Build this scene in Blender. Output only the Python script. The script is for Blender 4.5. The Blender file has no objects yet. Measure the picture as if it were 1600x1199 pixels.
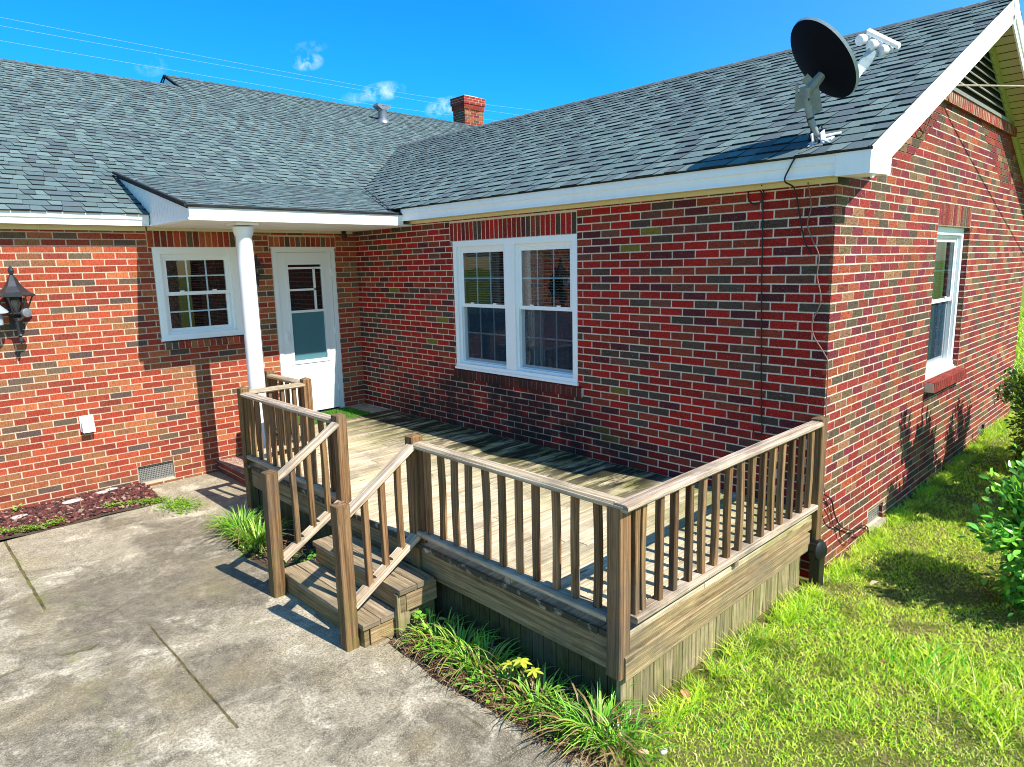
import bpy, math, random
import numpy as np
from mathutils import Vector, Matrix, noise as mnoise
random.seed(7); rng = np.random.default_rng(7)
R = math.radians
S = bpy.context.scene
COL = S.collection
V = Vector

# ------------------------------------------------------------ camera, sky, sun, exposure
cam_d = bpy.data.cameras.new('camera'); cam = bpy.data.objects.new('camera', cam_d); COL.objects.link(cam)
S.camera = cam
yaw, pitch, roll = R(43.72843), R(-9.97214), R(-1.29570)
fw = V((math.sin(yaw)*math.cos(pitch), math.cos(yaw)*math.cos(pitch), math.sin(pitch)))
rt0 = V((math.cos(yaw), -math.sin(yaw), 0)); up0 = rt0.cross(fw)
rt = math.cos(roll)*rt0 + math.sin(roll)*up0; up = -math.sin(roll)*rt0 + math.cos(roll)*up0
m = Matrix((rt, up, -fw)).transposed().to_4x4(); m.translation = V((-4.87977, -8.0544, 1.84696))
cam.matrix_world = m
cam_d.sensor_width = 36; cam_d.lens = 1056.69/1600*36; cam_d.clip_start = .05; cam_d.clip_end = 3000

SUN = V((.13, -1, 1.15)).normalized()
w = bpy.data.worlds.new('World'); S.world = w; w.use_nodes = True
nt = w.node_tree; nt.nodes.clear()
def wn(t, **k):
    n = nt.nodes.new(t)
    for a, b in k.items(): setattr(n, a, b)
    return n
sky = wn('ShaderNodeTexSky', sky_type='NISHITA', sun_disc=False, sun_elevation=math.asin(SUN.z),
         sun_rotation=math.atan2(SUN.x, SUN.y), air_density=1.3, dust_density=.15, ozone_density=3.0)
hs = wn('ShaderNodeHueSaturation'); hs.inputs['Saturation'].default_value = 1.30; hs.inputs['Value'].default_value = 1.3
hs.inputs['Hue'].default_value = .487
nt.links.new(sky.outputs[0], hs.inputs['Color'])
tn = wn('ShaderNodeMix', data_type='RGBA', blend_type='MULTIPLY'); tn.inputs[0].default_value = 1; nt.links.new(hs.outputs[0], tn.inputs[6]); pass
tc = wn('ShaderNodeTexCoord')
def wm(op, a, b=None, c=None):
    n = wn('ShaderNodeMath', operation=op)
    for i, x in enumerate((a, b, c)):
        if x is None: continue
        if isinstance(x, (int, float)): n.inputs[i].default_value = x
        else: nt.links.new(x, n.inputs[i])
    return n.outputs[0]
def wdot(vec):
    n = wn('ShaderNodeVectorMath', operation='DOT_PRODUCT'); nt.links.new(tc.outputs['Generated'], n.inputs[0])
    n.inputs[1].default_value = vec; return n.outputs['Value']
sunside = wm('MULTIPLY', wm('MINIMUM', wm('MAXIMUM', wm('ADD', wdot(tuple(SUN)), .15), 0.0), .6), 1/.6)   # clear sky is deepest away from the sun
tt = wn('ShaderNodeMix', data_type='RGBA'); nt.links.new(sunside, tt.inputs[0]); tt.inputs[6].default_value = (.10, .80, 1.5, 1); tt.inputs[7].default_value = (.95, 1.15, 1.3, 1)
nt.links.new(tt.outputs[2], tn.inputs[7])
cn = wn('ShaderNodeTexNoise'); cn.inputs['Scale'].default_value = 58; cn.inputs['Detail'].default_value = 6; cn.inputs['Roughness'].default_value = .62
nt.links.new(tc.outputs['Generated'], cn.inputs['Vector'])
cmask = None
for d, a, b, k in (((.4602, .8481, .2626), .022, .011, .8), ((.5436, .8068, .2315), .034, .013, .62), ((.2938, .924, .2446), .02, .012, .28),
                   ((.6142, .7597, .2135), .032, .014, .66), ((.4605, .8426, .2791), .026, .008, .22), ((.5182, .8252, .2247), .026, .009, .34)):
    d = V(d).normalized(); t1 = d.cross(V((0, 0, 1))).normalized(); t2 = t1.cross(d)
    t1, t2 = (t1 + t2*.18).normalized(), (t2 - t1*.18).normalized()
    e = wm('ADD', wm('POWER', wm('DIVIDE', wm('ABSOLUTE', wdot(t1)), a), 2.0), wm('POWER', wm('DIVIDE', wm('ABSOLUTE', wdot(t2)), b), 2.0))
    fr = wm('GREATER_THAN', wdot(d), 0.5)
    s = wm('MULTIPLY', wm('MULTIPLY', wm('MAXIMUM', wm('SUBTRACT', 1.0, e), 0.0), fr), k)
    cmask = s if cmask is None else wm('MAXIMUM', cmask, s)
cl = wm('MULTIPLY', wm('MULTIPLY', cmask, wm('MAXIMUM', wm('SUBTRACT', cn.outputs[0], .42), 0.0)), 4.6)
cl = wm('MINIMUM', wm('MULTIPLY', cl, .7), .5)
mx = wn('ShaderNodeMix', data_type='RGBA'); nt.links.new(cl, mx.inputs[0]); nt.links.new(tn.outputs[2], mx.inputs[6]); mx.inputs[7].default_value = (10, 12, 13, 1)
bg = wn('ShaderNodeBackground'); bg.inputs[1].default_value = .074
nt.links.new(mx.outputs[2], bg.inputs[0])
ow = wn('ShaderNodeOutputWorld'); nt.links.new(bg.outputs[0], ow.inputs[0])

sd = bpy.data.lights.new('sun', 'SUN'); so = bpy.data.objects.new('sun', sd); COL.objects.link(so)
sd.energy = 5.0; sd.angle = R(.53); sd.color = (1, .93, .82)
so.rotation_euler = SUN.to_track_quat('Z', 'Y').to_euler(); so.location = (0, -12, 12)
S.view_settings.view_transform = 'Standard'; S.view_settings.look = 'None'
S.view_settings.exposure = .80; S.view_settings.gamma = 1
S.cycles.filter_width = 1.0; S.cycles.max_bounces = 8; S.cycles.transparent_max_bounces = 16

# ------------------------------------------------------------ materials
class Mat:
    def __init__(s, name):
        s.m = bpy.data.materials.new(name); s.m.use_nodes = True; s.t = s.m.node_tree
        s.b = s.t.nodes['Principled BSDF']; s.out = s.t.nodes['Material Output']
    def n(s, t, **k):
        n = s.t.nodes.new(t)
        for a, b in k.items(): setattr(n, a, b)
        return n
    def L(s, a, b): s.t.links.new(a, b)
    def inp(s, sock, v):
        if isinstance(v, (int, float)): sock.default_value = v
        elif isinstance(v, (tuple, list)): sock.default_value = (*v, 1) if len(v) == 3 and sock.type == 'RGBA' else v
        else: s.L(v, sock)
    def coord(s, which='Object'): return s.n('ShaderNodeTexCoord').outputs[which]
    def pos(s): return s.n('ShaderNodeNewGeometry').outputs['Position']
    def attr(s, name='Col'): return s.n('ShaderNodeAttribute', attribute_name=name).outputs['Color']
    def scale(s, v, sc):
        n = s.n('ShaderNodeVectorMath', operation='MULTIPLY'); s.inp(n.inputs[0], v); n.inputs[1].default_value = sc; return n.outputs[0]
    def noise(s, v, scale=5, detail=3, rough=.55, dist=0, col=False):
        n = s.n('ShaderNodeTexNoise'); s.L(v, n.inputs['Vector'])
        n.inputs['Scale'].default_value = scale; n.inputs['Detail'].default_value = detail
        n.inputs['Roughness'].default_value = rough; n.inputs['Distortion'].default_value = dist
        return n.outputs['Color' if col else 'Fac']
    def math(s, op, a, b=None, c=None, clamp=False):
        n = s.n('ShaderNodeMath', operation=op); n.use_clamp = clamp
        for i, x in enumerate((a, b, c)):
            if x is not None: s.inp(n.inputs[i], x)
        return n.outputs[0]
    def rng(s, v, a, b, c=0., d=1.):
        n = s.n('ShaderNodeMapRange'); s.inp(n.inputs[0], v)
        for i, x in enumerate((a, b, c, d)): n.inputs[i+1].default_value = x
        return n.outputs[0]
    def mix(s, f, a, b, mode='MIX'):
        n = s.n('ShaderNodeMix', data_type='RGBA', blend_type=mode); s.inp(n.inputs[0], f); s.inp(n.inputs[6], a); s.inp(n.inputs[7], b); return n.outputs[2]
    def sep(s, v):
        n = s.n('ShaderNodeSeparateXYZ'); s.L(v, n.inputs[0]); return n.outputs
    def comb(s, x, y, z):
        n = s.n('ShaderNodeCombineXYZ')
        for i, v in enumerate((x, y, z)): s.inp(n.inputs[i], v)
        return n.outputs[0]
    def bump(s, h, dist=.01, strength=1.0):
        n = s.n('ShaderNodeBump'); s.L(h, n.inputs['Height']); n.inputs['Distance'].default_value = dist; n.inputs['Strength'].default_value = strength
        s.L(n.outputs[0], s.b.inputs['Normal'])
    def set(s, col=None, rough=None, metal=None, spec=None):
        if col is not None: s.inp(s.b.inputs['Base Color'], col)
        if rough is not None: s.inp(s.b.inputs['Roughness'], rough)
        if metal is not None: s.inp(s.b.inputs['Metallic'], metal)
        if spec is not None: s.b.inputs['Specular IOR Level'].default_value = spec
        return s.m
def gauss(M, px, py, cx, cy, rx, ry):
    a = M.math('DIVIDE', M.math('SUBTRACT', px, cx), rx); b = M.math('DIVIDE', M.math('SUBTRACT', py, cy), ry)
    e = M.math('ADD', M.math('MULTIPLY', a, a), M.math('MULTIPLY', b, b))
    return M.math('MAXIMUM', M.math('SUBTRACT', 1.0, e), 0.0)

MORT = (.58, .48, .38)
def brick_mat(name, stain=False, rug=.5, vert=False):
    M = Mat(name); P = M.pos(); c = M.attr()
    rg = M.noise(M.scale(P, (130, 130, 22) if vert else (22, 22, 135)), 1, 2, .55, .6)
    c = M.mix(M.math('MULTIPLY', M.rng(rg, .48, .62), rug), c, M.mix(1, c, (.22, .18, .2), 'MULTIPLY'))
    n1 = M.noise(P, 55, 4, .65); n2 = M.noise(M.scale(P, (260, 260, 90)), 1, 2, .6)
    c = M.mix(M.rng(n1, .25, .75, 0, .5), c, M.mix(1, c, (.55, .5, .5), 'MULTIPLY'))
    c = M.mix(M.rng(n2, .45, .8, 0, .35), c, (.42, .2, .13))
    uv = M.sep(M.n('ShaderNodeUVMap').outputs[0])
    e = M.math('MINIMUM', uv[0], uv[1])          # metres to the nearest brick edge
    e = M.math('ADD', e, M.math('MULTIPLY', M.math('SUBTRACT', M.noise(P, 90, 4, .65), .5), .014))
    c = M.mix(M.rng(e, -.0004, .0012, 1, 0), c, MORT)
    spk = M.rng(M.noise(P, 90, 1, .4), .745, .78)
    c = M.mix(M.math('MULTIPLY', spk, .6), c, (.6, .52, .46))
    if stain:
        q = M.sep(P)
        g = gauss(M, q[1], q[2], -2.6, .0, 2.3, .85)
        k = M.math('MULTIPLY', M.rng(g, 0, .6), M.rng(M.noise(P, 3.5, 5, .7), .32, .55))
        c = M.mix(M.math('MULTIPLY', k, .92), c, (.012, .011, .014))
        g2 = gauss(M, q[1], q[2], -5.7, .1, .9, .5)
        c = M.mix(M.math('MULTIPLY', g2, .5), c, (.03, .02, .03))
    else:
        q = M.sep(P)
        k = M.math('MULTIPLY', M.rng(q[2], -.05, -.45), M.rng(M.noise(P, 6, 4, .7), .4, .62))
        c = M.mix(M.math('MULTIPLY', k, .6), c, (.10, .045, .03))
    M.set(c, .86, spec=.25)
    h = M.math('ADD', M.math('MULTIPLY', n1, 1.0), M.math('MULTIPLY', M.noise(M.scale(P, (300, 300, 60)), 1, 2), 1.0))
    M.bump(h, .004, .8); return M.m
def mortar_mat(name, stain=False, k=1.0):
    M = Mat(name); P = M.pos()
    c = M.mix(M.noise(P, 60, 4, .7), (.56*k, .45*k**1.3, .35*k**1.6), (.80*k, .69*k**1.3, .56*k**1.6))
    c = M.mix(M.rng(M.noise(P, 2.5, 4, .6), .5, .75, 0, .45), c, (.33, .25, .20))
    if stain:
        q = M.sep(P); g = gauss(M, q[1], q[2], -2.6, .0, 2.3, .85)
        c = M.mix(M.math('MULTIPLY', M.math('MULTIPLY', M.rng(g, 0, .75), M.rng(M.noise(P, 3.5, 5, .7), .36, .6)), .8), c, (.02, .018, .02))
    M.set(c, .95, spec=.1); M.bump(M.noise(P, 200, 3, .7), .004, .6); return M.m

def attr_mat(name, rough=.8, var=.35, nscale=40, bump=.002, spec=.3, dirt=None):
    M = Mat(name); P = M.pos(); c = M.attr(); n = M.noise(P, nscale, 4, .65)
    c = M.mix(M.rng(n, .3, .75, 0, var), c, M.mix(1, c, (.35, .35, .35), 'MULTIPLY'))
    M.set(c, rough, spec=spec)
    if bump: M.bump(n, bump, .7)
    return M.m
def shingle_mat(name):
    M = Mat(name); P = M.pos(); c = M.attr()
    n = M.noise(P, 420, 2, .8)
    c = M.mix(M.rng(n, .35, .62), M.mix(1, c, (.45, .46, .5), 'MULTIPLY'), M.mix(1, c, (1.35, 1.4, 1.4), 'MULTIPLY'))
    c = M.mix(M.rng(M.noise(P, 1.4, 4, .6), .42, .75, 0, .25), c, (.10, .125, .13))
    c = M.mix(M.rng(M.noise(M.scale(P, (6, 2, 2)), 1.6, 4, .7), .6, .8, 0, .3), c, (.04, .045, .045))
    M.set(c, .92, spec=.2); M.bump(n, .003, .8); return M.m
def paint_mat(name, col, rough=.45, dirt=.12, dscale=3):
    M = Mat(name); P = M.pos()
    n = M.noise(P, dscale, 5, .65); q = M.noise(M.scale(P, (14, 14, 2)), 1, 4, .6)
    d = M.math('MULTIPLY', M.rng(n, .45, .75), M.rng(q, .4, .7))
    c = M.mix(M.math('MULTIPLY', d, dirt*2.5), col, tuple(x*.55 for x in col))
    c = M.mix(M.rng(M.noise(P, 45, 2), .68, .78, 0, dirt), c, (.3, .28, .24))
    M.set(c, rough, spec=.35); M.bump(M.noise(P, 25, 3), .002, .3); return M.m
def plain_mat(name, col, rough=.5, metal=0, spec=.4, var=.15, sc=30):
    M = Mat(name); P = M.pos()
    c = M.mix(M.rng(M.noise(P, sc, 4, .6), .35, .75), col, tuple(x*(1-var*2) for x in col))
    M.set(c, rough, metal, spec); M.bump(M.noise(P, sc*3, 2), .001, .3); return M.m
def wood_mat(name, light, dark, deck=False, moss=0.):
    # UV: u along the board in metres, v across, both with a random offset per board; Col = tint of the board
    M = Mat(name); uv = M.n('ShaderNodeUVMap').outputs[0]; P = M.pos()
    g = M.noise(M.scale(uv, (1.3, 60, 1)), 1, 5, .7, .8)
    g2 = M.noise(M.scale(uv, (5, 190, 1)), 1, 2, .6)
    k = M.n('ShaderNodeTexVoronoi', feature='F1'); M.L(M.scale(uv, (1.6, 7, 1)), k.inputs['Vector']); k.inputs['Scale'].default_value = 1
    kn = M.rng(k.outputs['Distance'], .05, .10, 1, 0)
    c = M.mix(M.rng(g, .34, .66), dark, light)
    c = M.mix(M.rng(g2, .58, .75, 0, .55), c, tuple(x*.35 for x in dark))
    c = M.mix(M.math('MULTIPLY', kn, .75), c, (.05, .03, .018))
    c = M.mix(1, c, M.attr(), 'MULTIPLY')
    big = M.noise(P, 2.4, 5, .65)
    c = M.mix(M.rng(big, .5, .68, 0, .5), c, (.10, .09, .075))
    c = M.mix(M.rng(M.noise(M.scale(uv, (2.2, 9, 1)), 1, 5, .7), .56, .68, 0, .55), c, tuple(x*.3 for x in dark))
    if deck:
        q = M.sep(P)
        st = M.noise(M.scale(P, (1.3, 9, 1)), 1, 5, .7)
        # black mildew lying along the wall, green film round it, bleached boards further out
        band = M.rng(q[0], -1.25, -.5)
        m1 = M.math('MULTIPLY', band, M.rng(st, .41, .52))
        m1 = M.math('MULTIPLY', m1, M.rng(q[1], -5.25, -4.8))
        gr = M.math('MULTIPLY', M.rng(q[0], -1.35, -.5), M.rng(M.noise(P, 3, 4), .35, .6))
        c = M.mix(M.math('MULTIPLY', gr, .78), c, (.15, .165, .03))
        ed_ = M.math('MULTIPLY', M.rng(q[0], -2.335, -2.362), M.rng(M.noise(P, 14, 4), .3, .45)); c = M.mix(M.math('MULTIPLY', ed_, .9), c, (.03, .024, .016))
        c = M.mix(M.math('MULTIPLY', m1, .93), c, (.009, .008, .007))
        c = M.mix(M.math('MULTIPLY', M.rng(M.noise(M.scale(P, (2, 26, 1)), 1, 4, .6), .55, .7), .35), c, (.12, .10, .05))
    if moss:
        q = M.sep(P)
        mz = M.math('MULTIPLY', M.rng(q[2], .02, -.42), M.rng(M.noise(P, 7, 4, .65), .38, .62))
        c = M.mix(M.math('MULTIPLY', mz, moss), c, (.13, .15, .03))
    M.set(c, .88, spec=.2)
    M.bump(M.math('ADD', g, M.math('MULTIPLY', g2, .7)), .006, .9); return M.m
def glass_mat(name, tint=(.75, .85, .9), f0=1.75):
    M = Mat(name); M.t.nodes.remove(M.b)
    fr = M.n('ShaderNodeFresnel'); fr.inputs[0].default_value = f0
    tr = M.n('ShaderNodeBsdfTransparent'); tr.inputs[0].default_value = (*tint, 1)
    gl = M.n('ShaderNodeBsdfGlossy'); gl.inputs['Roughness'].default_value = .012
    bp = M.n('ShaderNodeBump'); bp.inputs['Distance'].default_value = .003; bp.inputs['Strength'].default_value = .25
    M.L(M.noise(M.pos(), 2.6, 1), bp.inputs['Height']); M.L(bp.outputs[0], gl.inputs['Normal'])
    mx = M.n('ShaderNodeMixShader'); M.L(fr.outputs[0], mx.inputs[0]); M.L(tr.outputs[0], mx.inputs[1]); M.L(gl.outputs[0], mx.inputs[2])
    M.L(mx.outputs[0], M.out.inputs['Surface']); return M.m
def screen_mat(name, col, op):
    M = Mat(name); M.t.nodes.remove(M.b)
    tr = M.n('ShaderNodeBsdfTransparent'); df = M.n('ShaderNodeBsdfDiffuse'); df.inputs[0].default_value = (*col, 1)
    mx = M.n('ShaderNodeMixShader'); mx.inputs[0].default_value = op
    M.L(tr.outputs[0], mx.inputs[1]); M.L(df.outputs[0], mx.inputs[2]); M.L(mx.outputs[0], M.out.inputs['Surface']); return M.m
def leaf_mat(name, rough=.45, trans=.25, spec=.5, var=.3):
    M = Mat(name); c = M.attr(); P = M.pos()
    c = M.mix(M.rng(M.noise(P, 60, 2), .3, .7, 0, var), c, M.mix(1, c, (.6, .75, .5), 'MULTIPLY'))
    M.set(c, rough, spec=spec)
    tl = M.n('ShaderNodeBsdfTranslucent'); M.L(M.mix(1, c, (1.3, 1.4, .6), 'MULTIPLY'), tl.inputs[0])
    mx = M.n('ShaderNodeMixShader'); mx.inputs[0].default_value = trans
    M.L(M.b.outputs[0], mx.inputs[1]); M.L(tl.outputs[0], mx.inputs[2]); M.L(mx.outputs[0], M.out.inputs['Surface']); return M.m

def concrete_mat():
    M = Mat('patio_concrete'); P = M.pos(); q = M.sep(P)
    wob = M.noise(P, 2.2, 6, .72, .6); fine = M.noise(P, 70, 3, .8); agg = M.noise(P, 160, 1, .5); mid = M.noise(P, 9, 5, .7)
    c = M.mix(M.rng(mid, .3, .7), (.27, .235, .165), (.52, .465, .35))
    tot = None
    for cx, cy, rx, ry, k in ((-3.02, -2.1, .6, .95, 1.1), (-3.45, -2.75, .85, 1.0, 1.15), (-3.15, -3.15, .45, .5, .9), (-4.35, -4.1, .75, .9, .55), (-4.3, -2.4, .4, .9, .6),
                          (-3.05, -5.65, .3, .4, 1.2), (-2.83, -5.95, .2, .3, 1.3), (-3.7, -4.15, .45, .45, .7), (-3.35, -4.7, .35, .6, .5), (-3.75, -3.2, .5, .3, .7), (-3.3, -1.0, .5, .25, .4)):
        g = M.math('MULTIPLY', gauss(M, q[0], q[1], cx, cy, rx, ry), k); tot = g if tot is None else M.math('MAXIMUM', tot, g)
    s = M.math('ADD', M.math('MULTIPLY', tot, .72), M.math('MULTIPLY', M.math('SUBTRACT', wob, .5), 2.2))
    s = M.math('ADD', s, M.math('MULTIPLY', M.math('SUBTRACT', mid, .5), .9))
    dk = M.math('MULTIPLY', M.rng(s, .09, .36), M.rng(M.noise(P, 15, 5, .75), .36, .58,   .5, 1))
    c = M.mix(M.math('MULTIPLY', dk, .94), c, M.mix(M.rng(agg, .48, .60), (.055, .046, .034), (.25, .215, .16)))
    lt = M.rng(M.noise(P, 3.1, 6, .75, .5), .52, .62)
    c = M.mix(M.math('MULTIPLY', M.math('MULTIPLY', lt, M.math('SUBTRACT', 1.0, M.math('MULTIPLY', dk, .8))), .7), c, (.76, .69, .54))
    yl = M.rng(M.noise(P, 1.7, 4, .6), .5, .68); c = M.mix(M.math('MULTIPLY', yl, .4), c, (.34, .27, .13))
    c = M.mix(M.rng(fine, .36, .56, .8, 0), c, (.10, .085, .06))
    c = M.mix(M.rng(M.noise(P, 24, 5, .8), .5, .66, 0, .55), c, (.15, .125, .085))
    c = M.mix(M.rng(M.noise(P, 120, 2, .7), .58, .68, 0, .6), c, (.66, .60, .48))
    # control joints and cracks: thin grooves with moss in them
    wx = M.math('ADD', q[0], M.math('MULTIPLY', M.math('SUBTRACT', M.noise(P, 9, 3), .5), .02))
    wy = M.math('ADD', q[1], M.math('MULTIPLY', M.math('SUBTRACT', M.noise(P, 3, 6, .7), .5), .30))
    def line(v, at, other, lo, hi, wd):
        a = M.rng(M.math('ABSOLUTE', M.math('SUBTRACT', v, at)), wd, wd*2.2, 1, 0)
        b = M.math('MULTIPLY', M.math('GREATER_THAN', other, lo), M.math('LESS_THAN', other, hi)); return M.math('MULTIPLY', a, b)
    j = line(wx, -4.215, q[1], -2.5, -.6, .005)
    j = M.math('MAXIMUM', j, line(wx, -3.755, q[1], -4.75, -3.3, .0035))
    cr = M.math('MAXIMUM', M.math('MULTIPLY', line(wy, -3.28, q[0], -9, -4.05, .012), .9), M.math('MULTIPLY', line(wy, -3.1, q[0], -4.2, -3.0, .006), .35))
    cr = M.math('MAXIMUM', cr, M.math('MULTIPLY', line(wx, -2.86, q[1], -5.95, -5.3, .004), .6))
    c = M.mix(M.math('MULTIPLY', j, .9), c, M.mix(M.rng(M.noise(P, 8, 3), .45, .6), (.16, .12, .03), (.05, .04, .02)))
    cr = M.math('MULTIPLY', cr, M.rng(M.noise(P, 6, 4), .4, .6)); c = M.mix(cr, c, (.13, .12, .04))
    c = M.mix(M.math('MULTIPLY', M.rng(M.math('ABSOLUTE', M.math('SUBTRACT', wx, -4.215)), .07, .0), M.math('MULTIPLY', M.rng(M.noise(P, 12, 4), .5, .7), .5)), c, (.2, .22, .04))
    M.set(c, .93, spec=.15)
    h = M.math('SUBTRACT', M.math('ADD', M.math('MULTIPLY', fine, 1.0), M.math('MULTIPLY', mid, 1.2)), M.math('MULTIPLY', M.math('MAXIMUM', j, cr), 2.5))
    M.bump(h, .008, .8); return M.m
def ground_mat():
    M = Mat('lawn_soil'); P = M.pos()
    c = M.mix(M.rng(M.noise(P, 3, 5, .7), .4, .65), (.12, .15, .025), (.22, .17, .075))
    c = M.mix(M.rng(M.noise(P, 30, 4, .7), .4, .7), c, (.06, .08, .015))
    d = M.n('ShaderNodeVectorMath', operation='LENGTH'); M.L(P, d.inputs[0])
    c = M.mix(M.rng(d.outputs['Value'], 8, 16), c, M.mix(M.noise(P, .8, 5), (.12, .20, .02), (.20, .27, .035)))
    M.set(c, .95, spec=.1); M.bump(M.noise(P, 50, 4, .7), .02, .8); return M.m

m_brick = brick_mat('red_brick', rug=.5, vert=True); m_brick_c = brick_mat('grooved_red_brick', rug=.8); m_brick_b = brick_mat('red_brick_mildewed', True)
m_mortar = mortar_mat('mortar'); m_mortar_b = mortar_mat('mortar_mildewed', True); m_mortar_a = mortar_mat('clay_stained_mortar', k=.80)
m_shingle = shingle_mat('asphalt_shingle'); m_under = plain_mat('roof_felt', (.02, .022, .026), .9)
m_white = paint_mat('white_trim', (.86, .87, .86)); m_vinyl = paint_mat('window_vinyl', (.84, .87, .88), .35, .05)
m_cream = paint_mat('cream_soffit', (.66, .60, .36), .5, .15); m_frieze = paint_mat('rake_frieze', (.50, .54, .22), .5, .15)
m_col = paint_mat('column_paint', (.80, .82, .84), .4, .06)
m_glass = glass_mat('window_glass'); m_dark = plain_mat('dark_interior', (.018, .014, .012), .9)
m_screen = screen_mat('insect_screen', (.03, .075, .12), .24); m_dscreen = screen_mat('door_screen', (.09, .22, .26), .8)
m_blind = plain_mat('blind_slat', (.62, .58, .50), .5); m_curtain = plain_mat('curtain', (.62, .60, .55), .9)
m_darkblind = plain_mat('brown_curtain', (.14, .055, .03), .9)
m_door = paint_mat('door_paint', (.76, .80, .83), .35, .05)
m_post = wood_mat('weathered_post', (.34, .205, .10), (.085, .040, .015), moss=.4)
m_rail = wood_mat('bleached_rail', (.64, .54, .41), (.20, .13, .075))
m_deck = wood_mat('deck_board', (.74, .65, .47), (.38, .29, .16), deck=True)
m_rim = wood_mat('rim_wood', (.50, .375, .22), (.14, .085, .04), moss=.3)
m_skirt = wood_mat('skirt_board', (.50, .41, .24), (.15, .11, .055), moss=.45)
m_skirt_shade = wood_mat('shaded_skirt', (.11, .09, .05), (.035, .028, .014), moss=.35)  # front boards: shade of that side put into the wood colour, plus moss
m_tread = wood_mat('tread_wood', (.48, .38, .26), (.17, .115, .065), moss=.2)
m_conc = concrete_mat(); m_soil = ground_mat()
m_stoop = plain_mat('stoop_slab', (.40, .37, .27), .9, var=.25, sc=12)
m_black = plain_mat('black_metal', (.018, .019, .022), .42, .3); m_iron = plain_mat('lantern_iron', (.05, .055, .065), .38, .5)
m_blackp = plain_mat('black_plastic', (.012, .013, .014), .4)
m_dishb = plain_mat('dish_back', (.003, .004, .008), .7, spec=.1); m_dishf = plain_mat('dish_grey', (.34, .42, .46), .45)
m_galv = plain_mat('dish_steel', (.27, .30, .28), .5, .2); m_lnb = plain_mat('lnb_white', (.72, .74, .78), .4)
m_cable = plain_mat('black_cable', (.012, .012, .013), .5); m_wire = plain_mat('power_wire', (.55, .6, .65), .5); m_pcable = plain_mat('tan_cable', (.24, .15, .13), .6)
m_drop = plain_mat('service_cable', (.40, .36, .28), .6)
m_vent = plain_mat('galvanised_vent', (.36, .36, .34), .5, .5); m_pipe = plain_mat('flue_metal', (.25, .27, .31), .45, .6)
m_turf = attr_mat('artificial_turf', .8, .3, 90); m_grass = leaf_mat('lawn_grass', .5, .35, .35)
m_leaf = leaf_mat('glossy_leaf', .26, .18, .6); m_strap = leaf_mat('strap_leaf', .35, .25, .5); m_dry = attr_mat('dry_leaf', .8, .3)
m_mulch = attr_mat('red_mulch', .9, .5, 60); m_stem = plain_mat('brown_stem', (.10, .07, .04), .9)
m_stone = plain_mat('pale_stone', (.50, .47, .42), .85); m_lens = plain_mat('lamp_lens', (.22, .19, .14), .3)
m_carp = plain_mat('car_paint', (.60, .68, .70), .25, spec=.6); m_tyre = plain_mat('tyre', (.02, .02, .02), .8); m_rim2 = plain_mat('wheel_rim', (.4, .4, .42), .3, .8)
m_carg = plain_mat('car_glass', (.03, .04, .05), .08, spec=.8); m_red = plain_mat('tail_lens', (.35, .02, .02), .3)
m_sens = plain_mat('sensor_grey', (.16, .17, .18), .4); m_louver = plain_mat('louvre', (.24, .24, .20), .6)

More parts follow.
